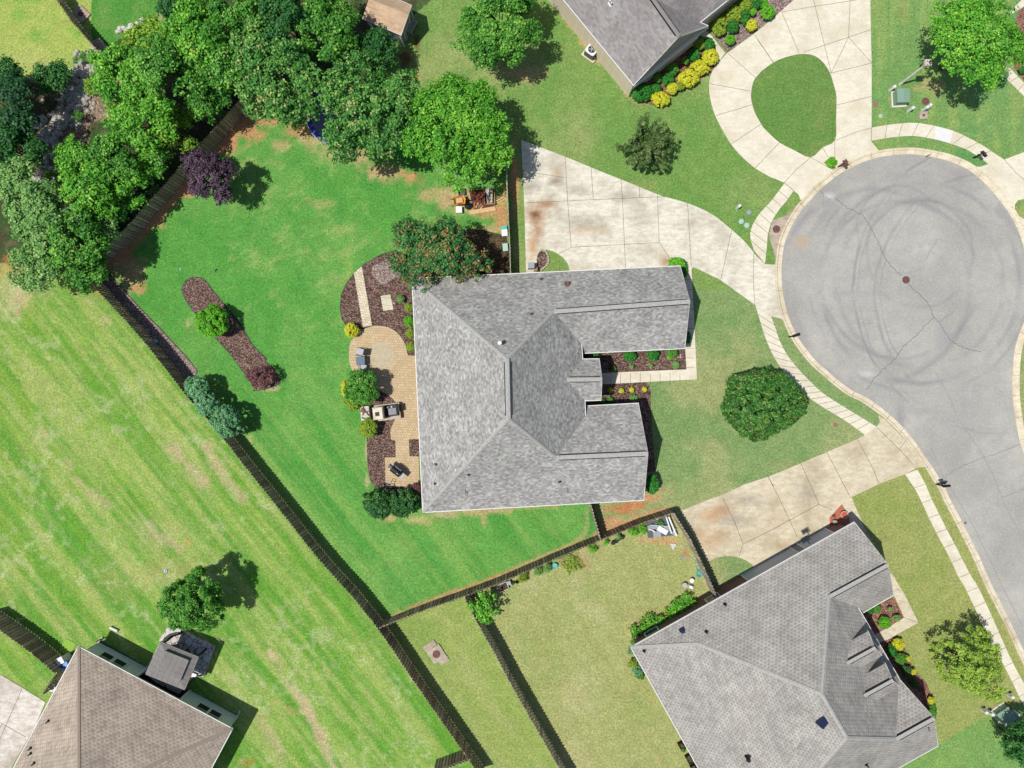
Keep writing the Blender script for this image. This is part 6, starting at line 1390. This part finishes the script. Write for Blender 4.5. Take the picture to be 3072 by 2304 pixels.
for i, (x, y, rot) in enumerate([(1225, 205, 0), ]):
    r = thing('garden_bench', 'pale slatted bench leaning at the shed door', 'bench', gp(760, 0, 1322, 240), math.radians(62))
    for k in range(9): MB().box((-.48 + k * .12, 0, .45 + k % 2 * .0), (.05, .42, .03)).build('slat', M_STONEW, r)
    for s_ in (-1, 1): MB().box((0, s_ * .2, .42), (1.05, .04, .04)).build('rail', M_STONEW, r); MB().box((s_ * .45, 0, .2), (.04, .36, .4)).build('leg', M_STONEW, r)
# creek
rg_ = random.Random(21); V = []; F = []
cr = smooth(t(0, 0, 700, 560, 660, 640, 640, 720, 650, 800, 600, 850, 560, 960, 470, 1020, 410, 1100, 400, 1250, 420, 1400, 360, 1520), 4)
def rock(c, r0, zz, rg_):
    b = len(V); n = 7; sx_, sy_ = rg_.uniform(.7, 1.2), rg_.uniform(.6, 1.1); rot = rg_.uniform(0, 3)
    for k, (rr_, z) in enumerate(((1, 0), (1.02, .35), (.6, .75))):
        for i in range(n):
            q = 6.283 * i / n + rot; d = r0 * rr_ * (.8 + .4 * ((math.sin(i * 12.9 + b) * 43.7) % 1)); V.append((c[0] + math.cos(q) * d * sx_, c[1] + math.sin(q) * d * sy_, zz + z * r0))
    for j in range(2): F.extend((b + j * n + i, b + j * n + (i + 1) % n, b + (j + 1) * n + (i + 1) % n, b + (j + 1) * n + i) for i in range(n))
    F.append(tuple(b + 2 * n + i for i in range(n)))
for k in range(380):
    q = cr[rg_.randrange(len(cr))]; g_ = G(q[0] + rg_.gauss(0, 26), q[1] + rg_.gauss(0, 16)); rock((g_.x, g_.y), rg_.choice((.1, .14, .2, .3)) * rg_.uniform(.8, 1.3), 0, rg_)
for k in range(60):
    q = T1(0, 0, rg_.uniform(620, 860), rg_.uniform(420, 640)); g_ = G(*q); rock((g_.x, g_.y), rg_.uniform(.08, .2), 0, rg_)
tag(mk('creek_rocks', V, F, M_STONED), 'jumble of grey rocks lining the creek bed', 'rocks', kind='stuff')
for i, (x, y, s_) in enumerate([(1000, 245, .32), (1030, 235, .28), (975, 265, .2), (1060, 240, .2), (1095, 225, .34), (1140, 200, .3), (1165, 205, .22), (1185, 170, .26), (1048, 250, .2)]):
    V = []; F = []; rock((0, 0), s_, 0, rg_); ob = mk('boulder', V, F, M_STONEW); ob.location = gp(0, 0, x, y); tag(ob, '%s pale boulder counted along the row at the top of the wood' % ORD[i], 'boulder', 'pale boulders along the top of the wood')
r = thing('culvert', 'concrete culvert headwall with a dark pipe mouth at the end of the top left fence', 'culvert', gp(0, 0, 870, 440), math.radians(-52))
MB().box((0, 0, .25), (1.75, .9, .5)).build('headwall', M_OLD, r); MB().cyl((.9, 0, .16), .3, .05, 18, axis='X').build('pipe_mouth', M_BLACK, r)
one('paver_ledge', 'pale broken ledge left of the culvert', 'ledge', gp(0, 0, 765, 425), MB().box((0, 0, .1), (.75, .16, .2)), M_STONEW, .75)
# south-west patio
ed = t(0, 1704, 1400, 478, 1345, 600, 1215, 850, 1300, 930, 1500, 1030, 1640, 880, 1700, 890, 1790, 640, 1640, 570, 1480, 480)
a = NT('flagstone_paving', .9, .15); p = a.pos(); v = a.vor(p, 2.2, 'DISTANCE_TO_EDGE'); cv = a.vor(p, 2.2, 'F1', 'Color'); sep = a.n('ShaderNodeSeparateColor'); a.put(sep.inputs[0], cv)
M_FSTONE = a.base(a.mix(a.rng(v, .05, .02), a.ramp(sep.outputs[0], (0, L(196, 188, 180)), (1, L(236, 230, 222))), L(96, 80, 74)))
slab('stone_patio', ed, .32, M_FSTONE)
r = thing('stone_bench', 'curved pale stone seat wall at the top of the flagstone patio', 'seat wall', gp(0, 1704, 1420, 560, .32), 0)
pa = [gp(0, 1704, x, y) - gp(0, 1704, 1420, 560) for x, y in ((1365, 600), (1390, 560), (1430, 530), (1480, 515), (1520, 515))]
ow = offs([(q.x, q.y) for q in pa], .18); iw = offs([(q.x, q.y) for q in pa], -.18); MB().prism(ow + iw[::-1], 0, .4).build('wall', M_BLACK, r)
ow = offs([(q.x + .05, q.y - .0) for q in pa], .30); iw = offs([(q.x, q.y) for q in pa], .02); MB().prism(ow + iw[::-1], .4, .46).build('cap', M_STONEW, r)
for i, (x, y, rot, lb) in enumerate([(1485, 640, -1.4, 'left grey cushioned chair beside the gazebo'), (1575, 680, -1.0, 'middle grey cushioned chair beside the gazebo'), (1640, 710, -.7, 'right grey cushioned chair beside the gazebo')]):
    q = gp(0, 1704, x, y, .32); patio_chair(lb, q, rot, M_GREY)
one('storage_box', 'small pale block at the lower right edge of the flagstone patio', 'block', gp(0, 1704, 1612, 878, .32), MB().box((0, 0, .1), (.5, .25, .2)), M_WHITE, -.4)
r = thing('gas_grill', 'grey gas grill under the eave of the tan house', 'grill', gp(0, 1704, 1150, 868), math.radians(-28))
MB().box((0, 0, .45), (.75, .5, .7)).build('cabinet', M_BLACK, r); MB().box((0, 0, .88), (.72, .5, .22), taper=.85).build('hood', M_GREY, r); MB().box((.5, 0, .8), (.28, .42, .04)).build('side_shelf', M_GREY, r); MB().box((-.5, 0, .8), (.28, .42, .04)).build('side_shelf', M_GREY, r)
for (x, y, m_, lb) in [(497, 775, M_WHITE, 'white wheeled bin at the corner of the tan house'), (540, 815, M_BLUE, 'blue wheeled bin at the corner of the tan house')]:
    r = thing('wheeled_bin', lb, 'bin', Vector((*gp(0, 1704, x, y, 1.0).xy, 0)), .5); MB().box((0, 0, .48), (.5, .5, .95), taper=1.15).build('body', m_, r); MB().box((0, 0, .99), (.62, .62, .07), taper=.9).build('lid', m_, r)
    for s_ in (-1, 1): MB().cyl((s_ * .25 - .03, -.24, .1), .1, .06, 12, axis='X').build('wheel', M_BLACK, r)
one('tub', 'white ring-shaped tub against the tan house wall', 'tub', gp(0, 1704, 450, 978), MB().lathe((0, 0, 0), [(.2, .05), (.2, .3), (.3, .34), (.36, .25), (.34, 0)], 22), M_WHITE)
one('turf_mat', 'lime green mat at the top corner of the tan house', 'mat', gp(0, 1704, 560, 660), MB().box((0, 0, .015), (.95, 1.15, .03)), M_LIME, -.5)
one('garden_pipe', 'white pipe lying in the field above the tan house', 'pipe', gp(0, 1704, 950, 503), MB().tube([(-.28, .14, .12), (.3, -.14, .12)], .1, 12), M_WHITE)
one('wooden_cross', 'little cross of thin wooden sticks lying in the grass', 'sticks', gp(0, 1704, 1308, 328), MB().box((0, 0, .04), (.05, .6, .05), -.1).box((0, 0, .05), (.5, .05, .05)), M_WOODN)
one('stick', 'curved pale stick on the grass right of the flagstone patio', 'stick', gp(0, 1704, 1825, 602), MB().tube([(-.22, .15, .05), (0, .03, .07), (.2, -.16, .05)], .035, 7), M_WOODN)
r = thing('spigot_post', 'small dark post with a bracket at the corner of the tan house', 'post', gp(0, 1704, 845, 585), .5)
MB().box((0, 0, .35), (.08, .08, .7)).box((.15, 0, .6), (.36, .05, .06)).build('post', M_BLACK, r)
# south-east garden things
r = thing('scrap_pile', 'tray piled with white and grey building scrap in the fence corner', 'scrap pile', gp(1520, 1140, 1290, 1225), 0)
def loc(x, y, z=0.0): return gp(1520, 1140, x, y) - gp(1520, 1140, 1290, 1225) + Vector((0, 0, z))
def sc(nm, x, y, d, rz, z, m): MB().box(loc(x, y, z), d, rz).build(nm, m, r)
sc('tarp', 1270, 1230, (2.0, 1.3, .06), .1, .03, M_DGREY); sc('panel', 1205, 1215, (.8, .4, .05), .3, .2, M_GREY); sc('panel', 1245, 1275, (.62, .45, .06), .1, .15, M_GREY); sc('panel', 1285, 1240, (.85, .4, .05), -.5, .3, M_WHITE)
sc('panel', 1320, 1225, (.4, .5, .05), .2, .22, M_GREY); sc('pipe', 1335, 1195, (1.35, .1, .08), -1.25, .4, M_WHITE); sc('pipe', 1365, 1205, (1.6, .12, .08), -1.18, .45, M_WHITE); sc('pipe', 1260, 1200, (1.4, .06, .05), -.08, .42, M_PALEG); sc('pipe', 1380, 1250, (.5, .2, .06), 1.2, .3, M_GREY); sc('pipe', 1200, 1240, (.5, .08, .06), -.5, .3, M_WHITE)
sc('hose', 1290, 1160, (.5, .4, .12), .5, .1, M_DGREY)
one('rock', 'pale fan-shaped slab on the olive lawn below the scrap pile', 'stone', gp(1520, 1140, 1378, 1383), MB().prism([(-.25, .28), (.22, .24), (.2, .02), (.08, -.08), (.05, -.3), (-.08, -.1), (-.14, 0), (-.2, .1)], 0, .08), M_STONEW)
def hose(label, pts, m, rd=.022, rings=None, name='garden_hose'):
    P_ = [G(*q) + Vector((0, 0, .04)) for q in smooth(pts, 5)]; o_ = P_[0].copy(); mb = MB(); mb.tube([q - o_ for q in P_], rd, 6)
    if rings:
        c_, n_, r0 = rings; c_ = c_ - o_
        for k in range(n_): mb.tube([c_ + Vector((math.cos(q * .35) * (r0 + k * .04), math.sin(q * .35) * (r0 + k * .05), .05 + k * .025)) for q in range(19)], rd, 6)
    one(name, label, 'hose', o_, mb, m)
hose('pale garden hose looping along the slanted fence', t(1520, 1140, 1510, 1385, 1465, 1390, 1455, 1440, 1490, 1475, 1430, 1495, 1435, 1475, 1500, 1465, 1560, 1500, 1600, 1560), M_PALEG)
hose('teal hose coiled against the slanted fence', t(1520, 1140, 1555, 1500, 1575, 1560, 1590, 1590), M_CYAN, .018, (gp(1520, 1140, 1592, 1605), 4, .14))
hose('green hose coiled on the driveway side of the slanted fence', t(1520, 1704, 1740, 120, 1720, 140, 1700, 130), M_GREENM, .025, (gp(1520, 1704, 1712, 125), 3, .1))
hose('pale hose curving over the grass patch to the garage wall', t(1520, 1704, 1745, 125, 1790, 80, 1840, 45, 1900, 42, 1935, 70), M_STONEW)
hose('thin pale hose curving on the stained driveway', t(1520, 1140, 1490, 1330, 1560, 1330, 1630, 1370, 1670, 1430, 1680, 1490, 1665, 1520), M_WOODN, .02)
one('bucket', 'grey round tub filled with sand on the olive lawn', 'tub', gp(1520, 1704, 1468, 138), MB().lathe((0, 0, 0), [(.19, 0), (.24, .34), (.20, .34), (.19, .26), (.001, .26)], 22), M_STONE)
one('bucket', 'white bucket lying by the round tub, upper one', 'bucket', gp(1520, 1704, 1528, 95), MB().lathe((0, 0, 0), [(.14, 0), (.18, .36), (.12, .38), (.001, .38)], 20), M_WHITE)
one('bucket', 'white jug right of the round tub', 'jug', gp(1520, 1704, 1522, 150), MB().box((0, 0, .16), (.4, .26, .32), taper=.8).cyl((.1, 0, .32), .05, .08, 10), M_WHITE, -.4)
def bedframe(label, pts, h=.28, m=M_WOODN):
    P_ = [gp(1520, 1704, *q) for q in pts]; r = thing('raised_bed', label, 'raised bed', P_[0]); n = len(P_)
    for i in range(n):
        a_, b_ = P_[i] - P_[0], P_[(i + 1) % n] - P_[0]; d = b_ - a_; MB().box((a_ + b_) / 2 + Vector((0, 0, h / 2)), (d.length, .06, h), math.atan2(d.y, d.x)).build('side_board', m, r)
    MB().prism([((q - P_[0]).x, (q - P_[0]).y) for q in P_], 0, h - .06).build('soil', M_LITTER, r)
bedframe('raised bed nearest the fence end, full of leafy greens', [(1320, 335), (1500, 222), (1575, 350), (1330, 450)]); bedframe('raised bed near the west corner of the dotted roof', [(1008, 500), (1210, 395), (1300, 470), (1060, 620)])
for (x, y, lb) in [(1322, 378, 'large terracotta pot between the raised beds, right one'), (1253, 415, 'large terracotta pot between the raised beds, left one')]:
    one('plant_pot', lb, 'pot', gp(1520, 1704, x, y), MB().lathe((0, 0, 0), [(.16, 0), (.26, .34), (.28, .36), (.28, .4), (.24, .4), (.22, .32), (.001, .32)], 22), M_TERRA)
slab('porch_step', t(1520, 1704, 1570, 330, 1760, 200, 2060, 0, 2090, 20, 1700, 330), .05, M_DECK)
for (x, y, lb) in [(1445, 1465, 'upper black-framed planter along the lower left wall'), (1505, 1568, 'middle black-framed planter along the lower left wall'), (1545, 1650, 'bottom black-framed planter along the lower left wall')]:
    r = thing('planter_box', lb, 'planter', gp(1520, 1704, x, y), math.radians(-60))
    for s_ in (-1, 1): MB().box((s_ * .28, 0, .2), (.04, .34, .4)).build('end_board', M_BLACK, r); MB().box((0, s_ * .17, .2), (.6, .04, .4)).build('side_board', M_BLACK, r)
    MB().box((0, 0, .16), (.5, .28, .3)).build('soil', M_LITTER, r)
# pots along the middle fence
PG = 'round black pots along the inner fence'
for i, (ox, oy, x, y) in enumerate([(760, 1704, 2150, 122), (760, 1704, 2185, 108), (1520, 1704, 50, 120), (1520, 1704, 88, 110), (1520, 1704, 125, 98), (1520, 1704, 160, 85)][1:]):
    one('plant_pot', '%s small round black pot from the left under the inner fence' % ORD[i], 'pot', gp(ox, oy, x, y), MB().lathe((0, 0, 0), [(.09, 0), (.13, .24), (.11, .24), (.1, .2), (.001, .2)], 16), M_BLACK, 0, PG)
for (x, y, lb) in [(880, 1345, 'dark pot with a grey rim under the fence junction'), (905, 1330, 'second dark pot right of the fence junction'), (955, 1300, 'dark pot holding a curly plant near the scrap pile'), (930, 1310, 'wide dark pot near the scrap pile')]:
    one('plant_pot', lb, 'pot', gp(1520, 1140, x, y), MB().lathe((0, 0, 0), [(.12, 0), (.17, .22), (.15, .22), (.13, .17), (.001, .17)], 18), M_BLACK)
one('plant_pot', 'wide teal pot under the inner fence', 'pot', gp(1520, 1140, 398, 1535), MB().lathe((0, 0, 0), [(.14, 0), (.22, .26), (.19, .26), (.17, .2), (.001, .2)], 20), M_CYAN)
r = thing('cold_frame', 'pale wooden cold frame beside the bright green bush', 'cold frame', gp(760, 1704, 2068, 152), .42)
for s_ in (-1, 1): MB().box((s_ * .42, 0, .14), (.04, .6, .28)).build('end_board', M_STONEW, r); MB().box((0, s_ * .28, .14), (.86, .04, .28)).build('side_board', M_STONEW, r)
MB().box((0, 0, .1), (.8, .52, .18)).build('soil', M_LITTER, r)
one('storage_box', 'small grey bin right of the cold frame', 'bin', gp(760, 1704, 2120, 115), MB().box((0, 0, .18), (.3, .3, .36)), M_GREY, .3)
# brick corner planter by the garage
slab('brick_paving', t(2272, 1140, 598, 1140, 700, 1028, 750, 1110, 770, 1190, 700, 1260, 600, 1205), .045, M_TERRA)
r = thing('fountain_bowl', 'round rimmed bowl full of orange leaves on the brick corner', 'bowl', gp(2272, 1140, 705, 1112), 0)
MB().lathe((0, 0, 0), [(.18, 0), (.2, .2), (.30, .3), (.30, .36), (.25, .36), (.24, .28), (.001, .28)], 24).build('bowl', M_STONE, r); MB().cyl((0, 0, .28), .23, .03, 20).build('fill', M_RED, r)
one('urn', 'small white urn beside the garage door frame', 'urn', gp(2272, 1140, 628, 1170), MB().lathe((0, 0, 0), [(.1, 0), (.15, .15), (.16, .4), (.1, .5), (.12, .55), (.05, .56), (.04, .7), (.001, .72)], 18), M_STONE)
one('plant_pot', 'small rusty pot behind the white urn', 'pot', gp(2272, 1140, 628, 1125), MB().lathe((0, 0, 0), [(.1, 0), (.13, .2), (.001, .2)], 14), M_RUST)
r = thing('wall_lantern', 'black wall lantern frame between the two garage doors', 'lantern', gp(2272, 1140, 400, 1320, 1.9), math.radians(29))
mb = MB(); mb.box((0, -.18, 0), (.62, .04, .04)); mb.box((0, .18, 0), (.62, .04, .04)); mb.box((-.3, 0, 0), (.04, .36, .04)); mb.box((.3, 0, 0), (.04, .36, .04)); mb.build('frame', M_BLACK, r); MB().box((0, 0, -.03), (.5, .28, .02)).build('panel', M_GLASS, r); MB().box((.1, -.3, -.02), (.05, .3, .05)).build('bracket', M_BLACK, r)
# little extra leaf litter / clippings and pebbles are left to the materials
for (x, y, m_, lb) in [(1500, 658, M_GREY, 'small grey scrap on the green lawn above the long mulch bed'), (1790, 665, M_BLACK, 'small dark scrap on the green lawn above the long mulch bed')]:
    one('scrap', lb, 'scrap', gp(0, 570, x, y), MB().box((0, 0, .03), (.22, .08, .06)), m_, 1.0)
one('rock', 'round stone in the mulch right of the flat stones', 'stone', gp(760, 570, 1168, 940), MB().lathe((0, 0, 0), [(.06, 0), (.07, .05), (.04, .09), (.001, .1)], 10), M_STONEW)
one('edging_log', 'curved pale edging piece at the right end of the entrance bed', 'edging', gp(1520, 570, 1440, 1378), MB().tube([(-.02, .17, .05), (.03, 0, .05), (-.02, -.17, .05)], .03, 6), M_STONEW)
for o_ in list(C.objects):
    for k_ in ('_w', '_in'):
        if k_ in o_: del o_[k_]
